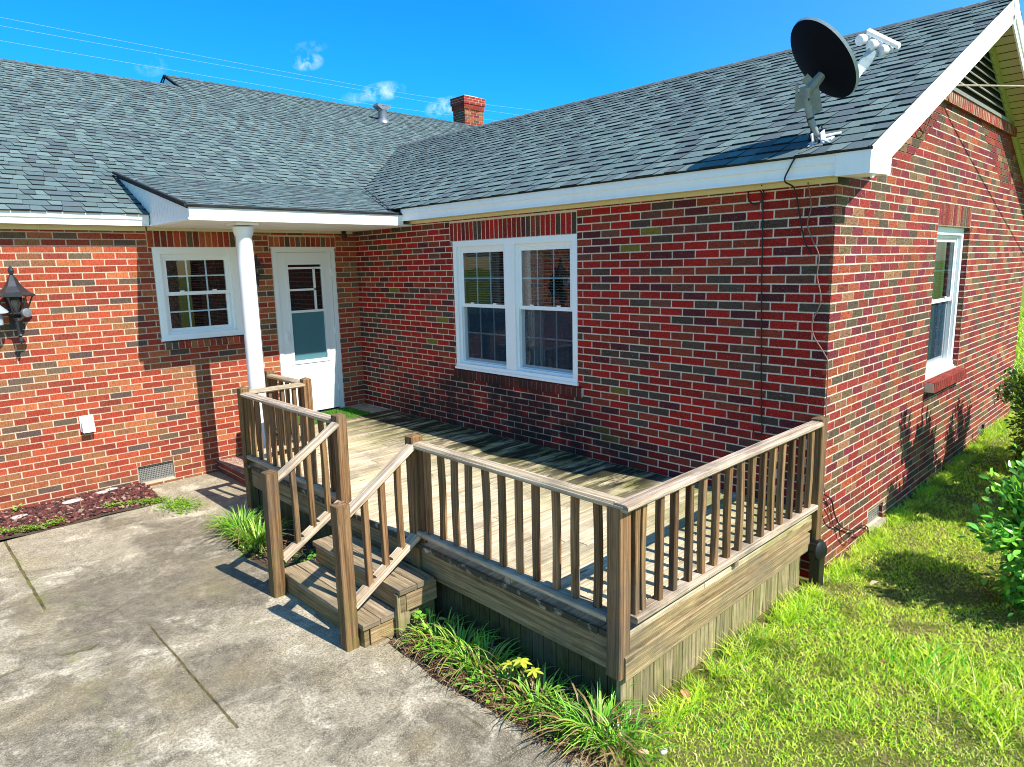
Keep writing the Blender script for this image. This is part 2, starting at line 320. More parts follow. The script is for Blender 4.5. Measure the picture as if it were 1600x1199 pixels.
# ------------------------------------------------------------ mesh builder
def wloc(o):
    p = V((0, 0, 0))
    while o: p += o.location; o = o.parent
    return p
class MB:
    def __init__(s): s.v = []; s.f = []; s.m = []; s.c = []; s.uv = []; s.anyuv = False
    def face(s, pts, mi=0, col=(1, 1, 1), uv=None):
        i = len(s.v); s.v += [tuple(p) for p in pts]; s.f.append(tuple(range(i, i+len(pts)))); s.m.append(mi); s.c.append(col)
        if uv: s.anyuv = True
        s.uv.append(uv or [(0, 0)]*len(pts))
    def box(s, a, b, mi=0, col=(1, 1, 1)):
        x0, y0, z0 = (min(p, q) for p, q in zip(a, b)); x1, y1, z1 = (max(p, q) for p, q in zip(a, b))
        s.obox(V(((x0+x1)/2, (y0+y1)/2, (z0+z1)/2)), V(((x1-x0)/2, 0, 0)), V((0, (y1-y0)/2, 0)), V((0, 0, (z1-z0)/2)), mi, col)
    def obox(s, c, X, Y, Z, mi=0, col=(1, 1, 1)):
        P = [c+X*i+Y*j+Z*k for k in (-1, 1) for j in (-1, 1) for i in (-1, 1)]
        o = len(s.v); s.v += [tuple(p) for p in P]
        fs = [(0, 2, 3, 1), (4, 5, 7, 6), (0, 1, 5, 4), (2, 6, 7, 3), (0, 4, 6, 2), (1, 3, 7, 5)]
        if X.cross(Y).dot(Z) < 0: fs = [f[::-1] for f in fs]
        for f in fs: s.f.append(tuple(o+k for k in f)); s.m.append(mi); s.c.append(col); s.uv.append([(0, 0)]*4)
    def beam(s, p0, p1, w_, h, upv=(0, 0, 1), ch=.005, mi=0, col=(1, 1, 1), seg=1, bow=0, twist=0, cap=0):
        """Board from p0 to p1, chamfered section w_ x h, u runs along it in metres."""
        p0, p1 = V(p0), V(p1); d = (p1-p0); Ln = d.length; d.normalize(); u = V(upv); sd_ = d.cross(u).normalized(); u = sd_.cross(d).normalized()
        a, b = w_/2, h/2; prof = [(-a+ch, -b), (a-ch, -b), (a, -b+ch), (a, b-ch), (a-ch, b), (-a+ch, b), (-a, b-ch), (-a, -b+ch)]
        per = [0]
        for i in range(8):
            q, r = prof[i], prof[(i+1) % 8]; per.append(per[-1]+math.hypot(q[0]-r[0], q[1]-r[1]))
        ou, ov = random.uniform(0, 60), random.uniform(0, 60); o = len(s.v); s.anyuv = True
        bx, by = random.uniform(-bow, bow), random.uniform(-bow, bow); tw = random.uniform(-twist, twist)
        for k in range(seg+1):
            t = k/seg; ce = p0+d*Ln*t + sd_*bx*math.sin(math.pi*t) + u*by*math.sin(math.pi*t)
            c_, s_ = math.cos(tw*t), math.sin(tw*t)
            for x, y in prof: s.v.append(tuple(ce+sd_*(x*c_-y*s_)+u*(x*s_+y*c_)))
        for k in range(seg):
            for i in range(8):
                j = (i+1) % 8
                s.f.append((o+8*k+i, o+8*k+j, o+8*k+8+j, o+8*k+8+i)[::-1] if True else 0); s.m.append(mi); s.c.append(col)
                l0, l1 = Ln*k/seg+ou, Ln*(k+1)/seg+ou
                s.uv.append([(l0, per[i]+ov), (l0, per[i+1]+ov), (l1, per[i+1]+ov), (l1, per[i]+ov)][::-1])
        def endc(base, centre, rev):
            if cap and not rev:
                i0 = len(s.v); s.v.append(tuple(centre+d*cap))
                for i in range(8):
                    j = (i+1) % 8; s.f.append((i0, base+j, base+i)[::-1]); s.m.append(mi); s.c.append(col)
                    s.uv.append([(ou, ov), (ou+.01, ov+per[i]), (ou+.01, ov+per[i+1])])
            else:
                f = tuple(base+i for i in range(8)); s.f.append(f if rev else f[::-1]); s.m.append(mi); s.c.append(tuple(x*.85 for x in col))
                uvs = [(ou+x*.3, ov+y) for x, y in prof]; s.uv.append(uvs if rev else uvs[::-1])
        endc(o, p0, True); endc(o+8*seg, p1, False)
    def tube(s, pts, r, n=6, mi=0, col=(1, 1, 1), closed=False):
        pts = [V(p) for p in pts]; o = len(s.v); rs = r if isinstance(r, (list, tuple)) else [r]*len(pts)
        ref = None; N = len(pts)
        for k, p in enumerate(pts):
            a = pts[k-1] if k else (pts[-1] if closed else p); b = pts[(k+1) % N] if (k < N-1 or closed) else p
            t = (b-a).normalized()
            if ref is None: ref = t.orthogonal().normalized()
            ref = (ref - t*ref.dot(t)).normalized() if (ref - t*ref.dot(t)).length > 1e-6 else t.orthogonal().normalized()
            bi = t.cross(ref)
            for i in range(n):
                an = 2*math.pi*i/n; s.v.append(tuple(p+(ref*math.cos(an)+bi*math.sin(an))*rs[k]))
        for k in range(N if closed else N-1):
            k2 = (k+1) % N
            for i in range(n):
                j = (i+1) % n; s.f.append((o+n*k+i, o+n*k+j, o+n*k2+j, o+n*k2+i)); s.m.append(mi); s.c.append(col); s.uv.append([(0, 0)]*4)
        if not closed:
            s.f.append(tuple(o+i for i in range(n))[::-1]); s.m.append(mi); s.c.append(col); s.uv.append([(0, 0)]*n)
            s.f.append(tuple(o+n*(N-1)+i for i in range(n))); s.m.append(mi); s.c.append(col); s.uv.append([(0, 0)]*n)
    def lathe(s, c, prof, n=20, axis=(0, 0, 1), mi=0, col=(1, 1, 1)):
        c = V(c); ax = V(axis).normalized(); e1 = ax.orthogonal().normalized(); e2 = ax.cross(e1); o = len(s.v)
        for r, h in prof:
            for i in range(n):
                an = 2*math.pi*i/n; s.v.append(tuple(c+ax*h+(e1*math.cos(an)+e2*math.sin(an))*r))
        for k in range(len(prof)-1):
            for i in range(n):
                j = (i+1) % n; s.f.append((o+n*k+i, o+n*k+j, o+n*k+n+j, o+n*k+n+i)); s.m.append(mi); s.c.append(col); s.uv.append([(0, 0)]*4)
        for k, rev in ((0, True), (len(prof)-1, False)):
            f = tuple(o+n*k+i for i in range(n)); s.f.append(f[::-1] if rev else f); s.m.append(mi); s.c.append(col); s.uv.append([(0, 0)]*n)
    def build(s, name, mats, parent=None, loc=None, smooth=False, label=None):
        me = bpy.data.meshes.new(name); base = wloc(parent) if parent else V((0, 0, 0))
        l = V(loc) if loc is not None else base.copy()
        me.from_pydata([(x-l.x, y-l.y, z-l.z) for x, y, z in s.v], [], s.f)
        for mt in (mats if isinstance(mats, (list, tuple)) else [mats]): me.materials.append(mt)
        me.polygons.foreach_set('material_index', s.m)
        a = me.color_attributes.new('Col', 'FLOAT_COLOR', 'CORNER'); buf = []
        for f, c in zip(s.f, s.c): buf += [c[0], c[1], c[2], 1.0]*len(f)
        a.data.foreach_set('color', buf)
        if s.anyuv:
            u = me.uv_layers.new(name='UVMap'); b2 = []
            for q in s.uv:
                for p in q: b2 += [p[0], p[1]]
            u.data.foreach_set('uv', b2)
        if smooth:
            me.polygons.foreach_set('use_smooth', [True]*len(s.f))
            if smooth != 'all': me.set_sharp_from_angle(angle=R(40))
        me.update()
        ob = bpy.data.objects.new(name, me); COL.objects.link(ob)
        if parent: ob.parent = parent; ob.location = l-base
        else: ob.location = l
        if label: ob['label'] = label
        return ob
def np_mesh(name, verts, faces, cols, mat, loc=(0, 0, 0), parent=None, smooth=False):
    """verts (N,3), faces (M,k) with one k, cols (M,3)"""
    me = bpy.data.meshes.new(name); k = faces.shape[1]; M_ = len(faces)
    me.vertices.add(len(verts)); me.vertices.foreach_set('co', (verts-np.array(loc)).astype(np.float32).ravel())
    me.loops.add(M_*k); me.loops.foreach_set('vertex_index', faces.astype(np.int32).ravel())
    me.polygons.add(M_); me.polygons.foreach_set('loop_start', np.arange(0, M_*k, k, dtype=np.int32)); me.polygons.foreach_set('loop_total', np.full(M_, k, dtype=np.int32))
    me.update(calc_edges=True)
    a = me.color_attributes.new('Col', 'FLOAT_COLOR', 'CORNER')
    c = np.ones((M_*k, 4), dtype=np.float32); c[:, :3] = np.repeat(cols, k, axis=0); a.data.foreach_set('color', c.ravel())
    if smooth: me.polygons.foreach_set('use_smooth', [True]*M_)
    me.materials.append(mat); me.validate()
    o = bpy.data.objects.new(name, me); COL.objects.link(o)
    if parent: o.parent = parent; o.location = V(loc)-wloc(parent)
    else: o.location = loc
    return o
def empty(name, loc):
    o = bpy.data.objects.new(name, None); o.location = loc; o.empty_display_size = .2; COL.objects.link(o); return o
def tag(o, label, cat, group=None, kind=None):
    o['label'] = label; o['category'] = cat
    if group: o['group'] = group
    if kind: o['kind'] = kind
    return o
def child(src, parent, off):
    c = src.copy(); COL.objects.link(c); c.parent = parent; c.location = src.location + V(off); return c

# ------------------------------------------------------------ ground, patio, lawn
GZ = -.53
def gz(x, y): return GZ + .028*min(max(x, 0), 5) + .004*math.sin(x*2.1)*math.cos(y*1.7)
g = MB()
xs = [-300, -60, -12] + [-6+.5*i for i in range(41)] + [22, 60, 300]; ys = [-300, -60, -20] + [-14+.5*i for i in range(29)] + [8, 40, 300]
ix = {}
for i, x in enumerate(xs):
    for j, y in enumerate(ys): ix[i, j] = len(g.v); g.v.append((x, y, gz(x, y)))
for i in range(len(xs)-1):
    for j in range(len(ys)-1):
        g.f.append((ix[i, j], ix[i+1, j], ix[i+1, j+1], ix[i, j+1])); g.m.append(0); g.c.append((1, 1, 1)); g.uv.append([(0, 0)]*4)
g.build('ground', m_soil, loc=(0, 0, 0), smooth='all')['kind'] = 'structure'

PZ = -.50
slab = MB()
edge = [(-14, -16), (-2.55, -16), (-2.60, -6.9), (-2.66, -6.3), (-2.70, -5.9), (-2.78, -5.2), (-2.74, -4.6), (-2.60, -4.55), (-2.60, -3.45), (-2.80, -3.2), (-2.84, -2.7), (-2.80, -2.1),
        (-2.45, -1.75), (-2.02, -1.6), (-1.9, -.0), (-2.86, -.0), (-2.87, -.3), (-2.90, -.66), (-3.6, -.70), (-4.22, -.72), (-14, -.78)]
ed = []
for k, (p, q) in enumerate(zip(edge, edge[1:]+edge[:1])):
    n_ = max(1, int(math.hypot(p[0]-q[0], p[1]-q[1])/.08)) if max(abs(p[0]), abs(q[0])) < 6 and min(p[1], q[1]) > -7 else 1
    for i in range(n_):
        t = i/n_; j = .008 if i else 0
        ed.append((p[0]+(q[0]-p[0])*t+random.uniform(-j, j), p[1]+(q[1]-p[1])*t+random.uniform(-j, j)))
slab.face([(x, y, PZ) for x, y in ed])
for p, q in zip(ed, ed[1:]+ed[:1]): slab.face([(p[0], p[1], PZ), (p[0], p[1], PZ-.1), (q[0], q[1], PZ-.1), (q[0], q[1], PZ)])
slab.build('patio', m_conc, loc=(0, 0, 0))['kind'] = 'structure'

# ------------------------------------------------------------ brickwork
CH = .0667; BH = .0572; BL = .203; JT = .010
def lin(r, g_, b): return tuple((x/255.)**2.2 for x in (r, g_, b))
PAL_A = [(lin(172, 76, 50), 32), (lin(156, 60, 42), 20), (lin(146, 98, 64), 15), (lin(100, 88, 72), 7), (lin(178, 102, 64), 15), (lin(82, 74, 68), 5), (lin(136, 58, 46), 7)]
PAL_B_SHADE = [(lin(172, 18, 14), 34), (lin(140, 16, 14), 20), (lin(146, 54, 34), 16), (lin(84, 24, 38), 13), (lin(72, 64, 56), 15), (lin(102, 62, 52), 8), (lin(120, 112, 40), .7)]  # same brick as the other walls, deepened to carry the wing wall's shade
PAL_C = [(lin(150, 50, 44), 26), (lin(162, 80, 50), 17), (lin(120, 38, 54), 17), (lin(112, 94, 66), 13), (lin(84, 78, 62), 11), (lin(152, 112, 80), 7), (lin(134, 60, 48), 9)]
def pick(pal):
    t = random.uniform(0, sum(w_ for _, w_ in pal))
    for c, w_ in pal:
        t -= w_
        if t <= 0: break
    k = random.uniform(.82, 1.18); return tuple(min(.9, x*k*random.uniform(.94, 1.06)) for x in c)
class Frame:
    """wall-local frame: u along the wall, z up, d outwards from the brick face"""
    def __init__(s, o, u, n): s.o = V(o); s.u = V(u); s.n = V(n)
    def p(s, u, z, d=0): return s.o + s.u*u + V((0, 0, z)) + s.n*d
def fbox(mb, F, u0, u1, z0, z1, d0, d1, mi=0, col=(1, 1, 1)):
    c = (F.p(u0, z0, d0)+F.p(u1, z1, d1))/2
    mb.obox(c, F.u*((u1-u0)/2), F.n*((d1-d0)/2), V((0, 0, (z1-z0)/2)), mi, col)
def brick(mb, F, u0, u1, z0, z1, col, depth=.02, prot=0, full=None):
    if u1-u0 < .012 or z1-z0 < .012: return
    d = prot + random.uniform(-.0006, .0012); j = lambda: random.uniform(-.0012, .0012)
    a = F.p(u0+j(), z0+j(), d); b = F.p(u1+j(), z0+j(), d); c = F.p(u1+j(), z1+j(), d); e = F.p(u0+j(), z1+j(), d)
    ar = -F.n*(depth+prot+.004)
    W_, H = u1-u0, z1-z0
    # front face split so that UV carries the distance to the nearest vertical / horizontal edge
    mz = lambda p, q: (p+q)/2
    ab, bc, ce, ea, ct = mz(a, b), mz(b, c), mz(c, e), mz(e, a), (a+b+c+e)/4
    w2, h2 = W_/2, H/2
    flip = (b-a).cross(e-a).dot(F.n) < 0
    def q(P, U): mb.face(P[::-1] if flip else P, 0, col, U[::-1] if flip else U)
    q([a, ab, ct, ea], [(0, 0), (w2, 0), (w2, h2), (0, h2)]); q([ab, b, bc, ct], [(w2, 0), (0, 0), (0, h2), (w2, h2)])
    q([ct, bc, c, ce], [(w2, h2), (0, h2), (0, 0), (w2, 0)]); q([ea, ct, ce, e], [(0, h2), (w2, h2), (w2, 0), (0, 0)])
    E_ = [(.004, .004)]*4
    for P, Q in ((a, b), (b, c), (c, e), (e, a)):
        f = [P, P+ar, Q+ar, Q]; mb.face(f[::-1] if flip else f, 0, col, E_)
def subtract(rects, op):
    out = []
    for (a, b, c, d) in rects:
        A, B, C_, D = op
        if B <= a or A >= b or D <= c or C_ >= d: out.append((a, b, c, d)); continue
        if A > a: out.append((a, A-JT/2, c, d))
        if B < b: out.append((B+JT/2, b, c, d))
        aa, bb = max(a, A), min(b, B)
        if C_ > c: out.append((aa, bb, c, C_-JT/2))
        if D < d: out.append((aa, bb, D+JT/2, d))
    return out
def brick_wall(name, F, L, z0, z1, openings, soldiers, pal, mats, parent, phase=0, top=None, reveal=.07):
    """openings: (u0,u1,z0,z1) real holes; soldiers: (u0,u1,z0,z1,vertical?) panels of upright brick"""
    mb = MB(); n = int(math.ceil((z1-z0)/CH)); k = 0
    cuts = openings+[s_[:4] for s_ in soldiers]
    for r in range(n):
        c0 = z0+r*CH; c1 = min(c0+BH, z1)
        off = -(BL+JT)/2*((r+phase) % 2)
        u = off
        lim = (0, L) if top is None else top(c1)
        if lim is None: continue
        while u < L:
            a, b = max(u, lim[0]), min(u+BL, lim[1])
            if r % 2 == phase and u+BL >= L-.12 and False: pass
            if b-a > .02:
                col = pick(pal); rs = [(a, b, c0, c1)]
                for o_ in cuts: rs = subtract(rs, o_)
                for q in rs: brick(mb, F, *q, col)
            u += BL+JT
    for (a, b, c, d, vert) in soldiers:
        nb = round((b-a)/(.0667)); st = (b-a)/nb
        for i in range(nb): brick(mb, F, a+i*st+.005, a+(i+1)*st-.005, c+.004, d-.005, pick(pal), prot=.0)
    # mortar bed behind, with real holes
    us = sorted({0, L} | {o_[i] for o_ in openings for i in (0, 1)}); zs = sorted({z0, z1} | {o_[i] for o_ in openings for i in (2, 3)})
    flip = F.u.cross(V((0, 0, 1))).dot(F.n) < 0
    for i in range(len(us)-1):
        for j in range(len(zs)-1):
            uc, zc = (us[i]+us[i+1])/2, (zs[j]+zs[j+1])/2
            if any(o_[0] < uc < o_[1] and o_[2] < zc < o_[3] for o_ in openings): continue
            for d in (-.0018, -.2):
                P = [F.p(us[i], zs[j], d), F.p(us[i+1], zs[j], d), F.p(us[i+1], zs[j+1], d), F.p(us[i], zs[j+1], d)]
                mb.face(P if (d == -.0018) != flip else P[::-1], 1)
    for (a, b, c, d) in openings:
        for P, Q in (((a, c), (b, c)), ((b, c), (b, d)), ((b, d), (a, d)), ((a, d), (a, c))):
            mb.face([F.p(P[0], P[1], -.006), F.p(Q[0], Q[1], -.006), F.p(Q[0], Q[1], -.2), F.p(P[0], P[1], -.2)], 1)
            if reveal > .05 and P[0] == Q[0]:   # brick ends seen in the reveal
                Fr = Frame(F.p(P[0], 0, 0), -F.n, F.u*(1 if P[0] == a else -1))
                for r in range(n):
                    y0 = z0+r*CH
                    if y0 > c-.03 and y0+BH < d+.03: brick(mb, Fr, .002, .09, max(y0, c), min(y0+BH, d), pick(pal), depth=.004, prot=.001)
    return mb.build(name, mats, parent)

house = tag(empty('brick_house', (0, 0, GZ)), 'single-storey red brick house with grey shingle roof, white trim and a side wing', 'house')
W = 6.58; L = 6.18; FL = 2.29
FA = Frame((0, 0, 0), (-1, 0, 0), (0, -1, 0))      # u runs left from the inner corner
FB = Frame((0, 0, 0), (0, -1, 0), (-1, 0, 0))      # u runs toward the camera
FC = Frame((0, -L, 0), (1, 0, 0), (0, -1, 0))
Z0 = -.7336                                        # so that the courses line up with the heads
DH = 2.112
# wall A
winA = (1.597, 2.51, 1.10, 2.118); doorA = (.327, 1.175, -.02, DH)
ventA = (2.534, 2.905, -.452, -.258)
wA = brick_wall('wall', FA, 6.2, Z0, 2.335, [winA, doorA, ventA], [(1.53, 2.55, 2.118, 2.32, 1), (.30, 1.2, DH, 2.25, 1)], PAL_A, [m_brick, m_mortar_a], house, reveal=0)
winB = (2.044, 3.865, .691, DH)
wB = brick_wall('wall', FB, L, Z0, 2.385, [winB], [(2.0, 3.865, DH+.002, 2.318, 1)], PAL_B_SHADE, [m_brick_b, m_mortar_b], house, phase=1, reveal=0)
RS = .485; EZ = 2.53; EO = .168      # wing roof slope, eave edge height and overhang
XR = 3.30; RZ = EZ + RS*(XR+EO)
def gable_top(z):
    a = (z+.03-EZ)/RS - EO + .12; lo = max(0, a); hi = min(W, 2*XR-a)
    return (lo, hi) if hi-lo > .05 else None
winC = (2.409, 3.56, .66, 2.118); ventC = (1.076, 1.452, -.45, -.30); ventC2 = (4.80, 5.15, -.43, -.24)
BZ = 3.2
wC = brick_wall('wall', FC, W, Z0, 3.35, [winC, ventC, ventC2], [(2.409, 3.56, 2.118, 2.33, 1)], PAL_C, [m_brick_c, m_mortar], house,
                top=lambda z: (0, W) if z < 2.3 else (gable_top(z) if z < BZ else None))
# mortar sheet above the eave gets hidden by the roof: cut it back to the gable line
me = wC.data
base = wloc(wC)
for v_ in me.vertices:
    z = v_.co.z+base.z
    if z > 3.3 and abs((v_.co.x+base.x)) > .001 or z > 3.3:
        x = v_.co.x+base.x
        if x < .5: v_.co.z = 2.40-base.z
        elif x > W-.5: v_.co.z = 2.40-base.z
        else: v_.co.z = 3.17-base.z if 2 < x < 4.6 else 2.6-base.z
# gable infill above, brick backing, louvre
gi = MB()
def gz_in(x): return EZ+RS*(min(x, 2*XR-x)+EO)-.06
for x0, x1 in ((0, 1.2), (1.2, 2.3), (2.3, XR), (XR, 4.3), (4.3, 5.4), (5.4, W)):
    gi.face([(x0, -L+.012, 2.3), (x1, -L+.012, 2.3), (x1, -L+.012, gz_in(x1)), (x0, -L+.012, gz_in(x0))])
gi.build('gable_backing', m_mortar, house)
gb = MB()
x = 1.0
while x < 5.7:
    lim = gable_top(3.27)
    if lim and lim[0]-.05 < x and x+.06 < lim[1]+.05: brick(gb, FC, x, x+.046, 3.175, 3.275, pick(PAL_C[:2]+PAL_C[5:]), depth=.02, prot=.035)
    x += .066
fbox(gb, FC, 1.5, 5.1, 3.178, 3.272, -.02, .0325, 1)
gb.build('gable_ledge', [m_brick, m_mortar], house)
lv = MB()
lv.face([FC.p(1.6, 3.28, -.008), FC.p(5.0, 3.28, -.008), FC.p(XR, gz_in(XR), -.008)], 1)
z = 3.30
lvp = lv.build('gable_louvre', [m_louver, m_dark], house)
sl = MB(); fbox(sl, FC, 1.75, 4.85, 3.278, 3.31, 0, .045)
while z < 4.0:
    t = (z+.06+.17-EZ)/RS-EO; a, b = t, 2*XR-t
    if b-a > .1:
        c = (FC.p(a, z+.03, .01)+FC.p(b, z+.03, .01))/2
        sl.obox(c, V(((b-a)/2, 0, 0)), V((0, -.022, -.026)), V((0, .002, -.003)))
    z += .072
sl.build('louvre_slat', m_louver, lvp)
# the rest of the house: east wall, rear, left wing (out of the picture, closes the volume)
rest = MB()
rest.box((W-.2, -L+.21, GZ-.2), (W, 7.0, 2.3)); rest.box((-6.2, .21, GZ-.2), (-6.0, 11, 2.3)); rest.box((-6.2, 10.8, GZ-.2), (W, 11, 2.3))
rest.build('rear_wall', m_mortar, house)

# brick sills
def sill(F, u0, u1, z, pal, prot=.035, h=.10, mats=None, front=.0):
    s_ = MB(); nb = round((u1-u0)/.0667); st = (u1-u0)/nb
    for i in range(nb):
        a, b = u0+i*st+.004, u0+(i+1)*st-.005; col = pick(pal)
        P = [F.p(a, z-h, prot), F.p(b, z-h, prot), F.p(b, z-.018, prot), F.p(a, z-.018, prot), F.p(a, z+.004, -.10), F.p(b, z+.004, -.10), F.p(a, z-h, -.01), F.p(b, z-h, -.01)]
        for f in ((0, 1, 2, 3), (3, 2, 5, 4), (0, 3, 4, 6), (1, 7, 5, 2), (0, 6, 7, 1)): s_.face([P[k] for k in f], 0, col, [(.02, .02)]*4)
    mz = z-.024
    P = [F.p(u0, z-h+.004, prot-.006), F.p(u1, z-h+.004, prot-.006), F.p(u1, mz, prot-.006), F.p(u0, mz, prot-.006), F.p(u0, z-.004, -.10), F.p(u1, z-.004, -.10), F.p(u0, z-h+.004, -.01), F.p(u1, z-h+.004, -.01)]
    for f in ((0, 1, 2, 3), (3, 2, 5, 4), (0, 3, 4, 6), (1, 7, 5, 2), (0, 6, 7, 1)): s_.face([P[k] for k in f], 1)
    return s_.build('sill', mats or [m_brick, m_mortar], house)
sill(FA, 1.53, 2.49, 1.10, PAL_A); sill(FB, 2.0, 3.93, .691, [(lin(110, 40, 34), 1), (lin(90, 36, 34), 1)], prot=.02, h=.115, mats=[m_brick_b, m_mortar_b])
sill(FC, 2.40, 3.575, .66, [(lin(150, 62, 50), 1), (lin(138, 52, 46), 1)], prot=.085, h=.115)

# ------------------------------------------------------------ windows
def window(F, u0, u1, z0, z1, inset, cols, blind, lower, curtain=False, label=None, halves=1, cas=.075):
    fr = MB()                                    # outer casing + sub-frames
    d = -inset
    fbox(fr, F, u0, u1, z1-cas, z1, d-.06, d+.012); fbox(fr, F, u0, u1, z0, z0+.06, d-.06, d+.02)
    fbox(fr, F, u0, u0+cas, z0+.06, z1-cas, d-.06, d+.012); fbox(fr, F, u1-cas, u1, z0+.06, z1-cas, d-.06, d+.012)
    fbox(fr, F, u0-.012, u1+.012, z0-.004, z0+.022, d-.02, d+.032)
    inner = [(u0+cas, u1-cas)]
    if halves == 2:
        mid = (u0+u1)/2; fbox(fr, F, mid-.07, mid+.07, z0+.06, z1-cas, d-.06, d+.010); inner = [(u0+cas, mid-.07), (mid+.07, u1-cas)]
        fbox(fr, F, mid-.075, mid-.07, z0+.06, z1-cas, d-.01, d+.016)
    for a, b in inner:                            # stepped jamb
        fbox(fr, F, a, a+.025, z0+.06, z1-cas, d-.1, d-.018); fbox(fr, F, b-.025, b, z0+.06, z1-cas, d-.1, d-.018)
        fbox(fr, F, a+.025, b-.025, z1-cas-.03, z1-cas, d-.1, d-.018); fbox(fr, F, a+.025, b-.025, z0+.06, z0+.085, d-.1, d-.018)
    wo = fr.build('window', m_vinyl, house, label=label)
    bz0, bz1 = z0+.085, z1-cas-.03; zm = (bz0+bz1)/2
    for k, (a, b) in enumerate(inner):
        a += .025; b -= .025
        up_ = MB(); s_ = .038
        def sash(mb, c0, c1, dd, th=.028):
            fbox(mb, F, a, b, c1-s_, c1, dd-th, dd); fbox(mb, F, a, b, c0, c0+s_, dd-th, dd)
            fbox(mb, F, a, a+s_, c0+s_, c1-s_, dd-th, dd); fbox(mb, F, b-s_, b, c0+s_, c1-s_, dd-th, dd)
        sash(up_, zm-.008, bz1, d-.03)
        for t in (.25, .75):                      # tilt latches
            uu = a+(b-a)*t; fbox(up_, F, uu-.022, uu+.022, zm+.03, zm+.044, d-.031, d-.018)
        up_.build('upper_sash', m_vinyl, wo)
        lo_ = MB(); sash(lo_, bz0, zm+.026, d-.062); lo_.build('lower_sash', m_vinyl, wo)
        gr = MB()
        for (c0, c1, dd) in ((zm+.03, bz1-s_, d-.042), (bz0+s_, zm-.012, d-.074)):
            for i in range(1, cols): uu = a+s_+(b-a-2*s_)*i/cols; fbox(gr, F, uu-.008, uu+.008, c0, c1, dd-.006, dd+.004)
            zc = (c0+c1)/2; fbox(gr, F, a+s_, b-s_, zc-.008, zc+.008, dd-.0055, dd+.0035)
        gr.build('muntin', m_vinyl, wo)
        gl = MB(); 
        for (c0, c1, dd) in ((zm+.03, bz1-s_, d-.036), (bz0+s_, zm-.012, d-.068)):
            P = [F.p(a+s_, c0, dd), F.p(b-s_, c0, dd), F.p(b-s_, c1, dd), F.p(a+s_, c1, dd)]; gl.face(P)
        gl.build('pane', m_glass, wo)
        if lower:
            sc = MB(); fbox(sc, F, a+.004, b-.004, bz0+.01, zm-.0, d-.052, d-.051); sc.build('insect_screen', m_screen, wo)
        bl = MB(); zz = bz1-.03; zend = bz0 if blind == 'full' else zm+.01
        while zz > zend:
            c = (F.p(a, zz, d-.115)+F.p(b, zz, d-.115))/2
            bl.obox(c, F.u*((b-a)/2), F.n*.0095+V((0, 0, -.0035)), V((0, 0, .0006)))
            zz -= .0265
        if blind: bl.build('blind', m_blind if blind == 'half' else m_darkblind, wo)
        if curtain:
            cu = MB(); nseg = 26
            spans = ((a, a+(b-a)*.26),) if blind == 'half' else ((a, a+(b-a)*.40), (b-(b-a)*.46, b))
            if curtain == 'wide': spans = ((a, b),)
            elif blind == 'half' and k == 1: spans = ((a, a+(b-a)*.30),)
            elif blind == 'half': spans = ((b-(b-a)*.22, b),)
            for c0, c1 in spans:
                pr_ = None
                for i in range(nseg+1):
                    uu = c0+(c1-c0)*i/nseg; dd = d-.16+.014*math.sin(i*1.35)
                    cur = (F.p(uu, bz0, dd), F.p(uu, bz1, dd))
                    if pr_: cu.face([pr_[0], cur[0], cur[1], pr_[1]])
                    pr_ = cur
            cu.build('curtain', m_curtain if blind == 'half' else m_darkblind, wo)
    rm = MB()                                     # dark room behind the glass
    A_, B_, C_, D_ = u0-.02, u1+.02, z0-.02, z1+.02
    f = lambda u, z, dd: F.p(u, z, dd)
    d0, d1 = -.205, -1.3
    rm.face([f(A_, C_, d1), f(B_, C_, d1), f(B_, D_, d1), f(A_, D_, d1)])
    for P, Q in (((A_, C_), (B_, C_)), ((B_, C_), (B_, D_)), ((B_, D_), (A_, D_)), ((A_, D_), (A_, C_))):
        rm.face([f(*P, d0), f(*Q, d0), f(*Q, d1), f(*P, d1)])
    rm.build('room_interior', m_dark, wo)
    return wo
window(FA, *winA, .012, 3, 'full', False, curtain=True, label='white window with two sashes of six panes beside the porch column')
window(FB, winB[0], winB[1], winB[2], winB[3], .012, 3, 'half', True, curtain=True, label='double window with white frame and blinds looking over the deck', halves=2, cas=.06)
window(FC, winC[0], winC[1], winC[2], winC[3]-.002, .065, 3, 'half', True, curtain='wide', label='recessed white window under the gable')

# ------------------------------------------------------------ storm door
u0, u1, z0, z1 = doorA
dr = MB(); fbox(dr, FA, u0, u0+.055, z0+.02, z1, -.08, .012); fbox(dr, FA, u1-.055, u1, z0+.02, z1, -.08, .012); fbox(dr, FA, u0+.055, u1-.055, z1-.05, z1, -.08, .012)
fbox(dr, FA, u0-.01, u1+.01, z1-.008, z1+.012, -.02, .02)
door = dr.build('door_frame', m_door, house)
lf = MB(); a, b = u0+.06, u1-.06; st = .135
fbox(lf, FA, a, a+st, .02, z1-.055, -.035, .002); fbox(lf, FA, b-st, b, .02, z1-.055, -.035, .002)
fbox(lf, FA, a+st, b-st, z1-.055-.15, z1-.055, -.035, .002); fbox(lf, FA, a+st, b-st, .02, .70, -.035, .002)
fbox(lf, FA, a+.02, b-.02, .02, .10, -.03, .006)
for (c0, c1, e0, e1) in ((a+st-.03, a+st, .665, 1.93), (b-st, b-st+.03, .665, 1.93), (a+st-.03, b-st+.03, .66, .70), (a+st-.03, b-st+.03, 1.905, 1.935)): fbox(lf, FA, c0, c1, e0, e1, .002, .0135 if c1-c0 > .1 else .011)
leaf = lf.build('storm_door', m_door, door)
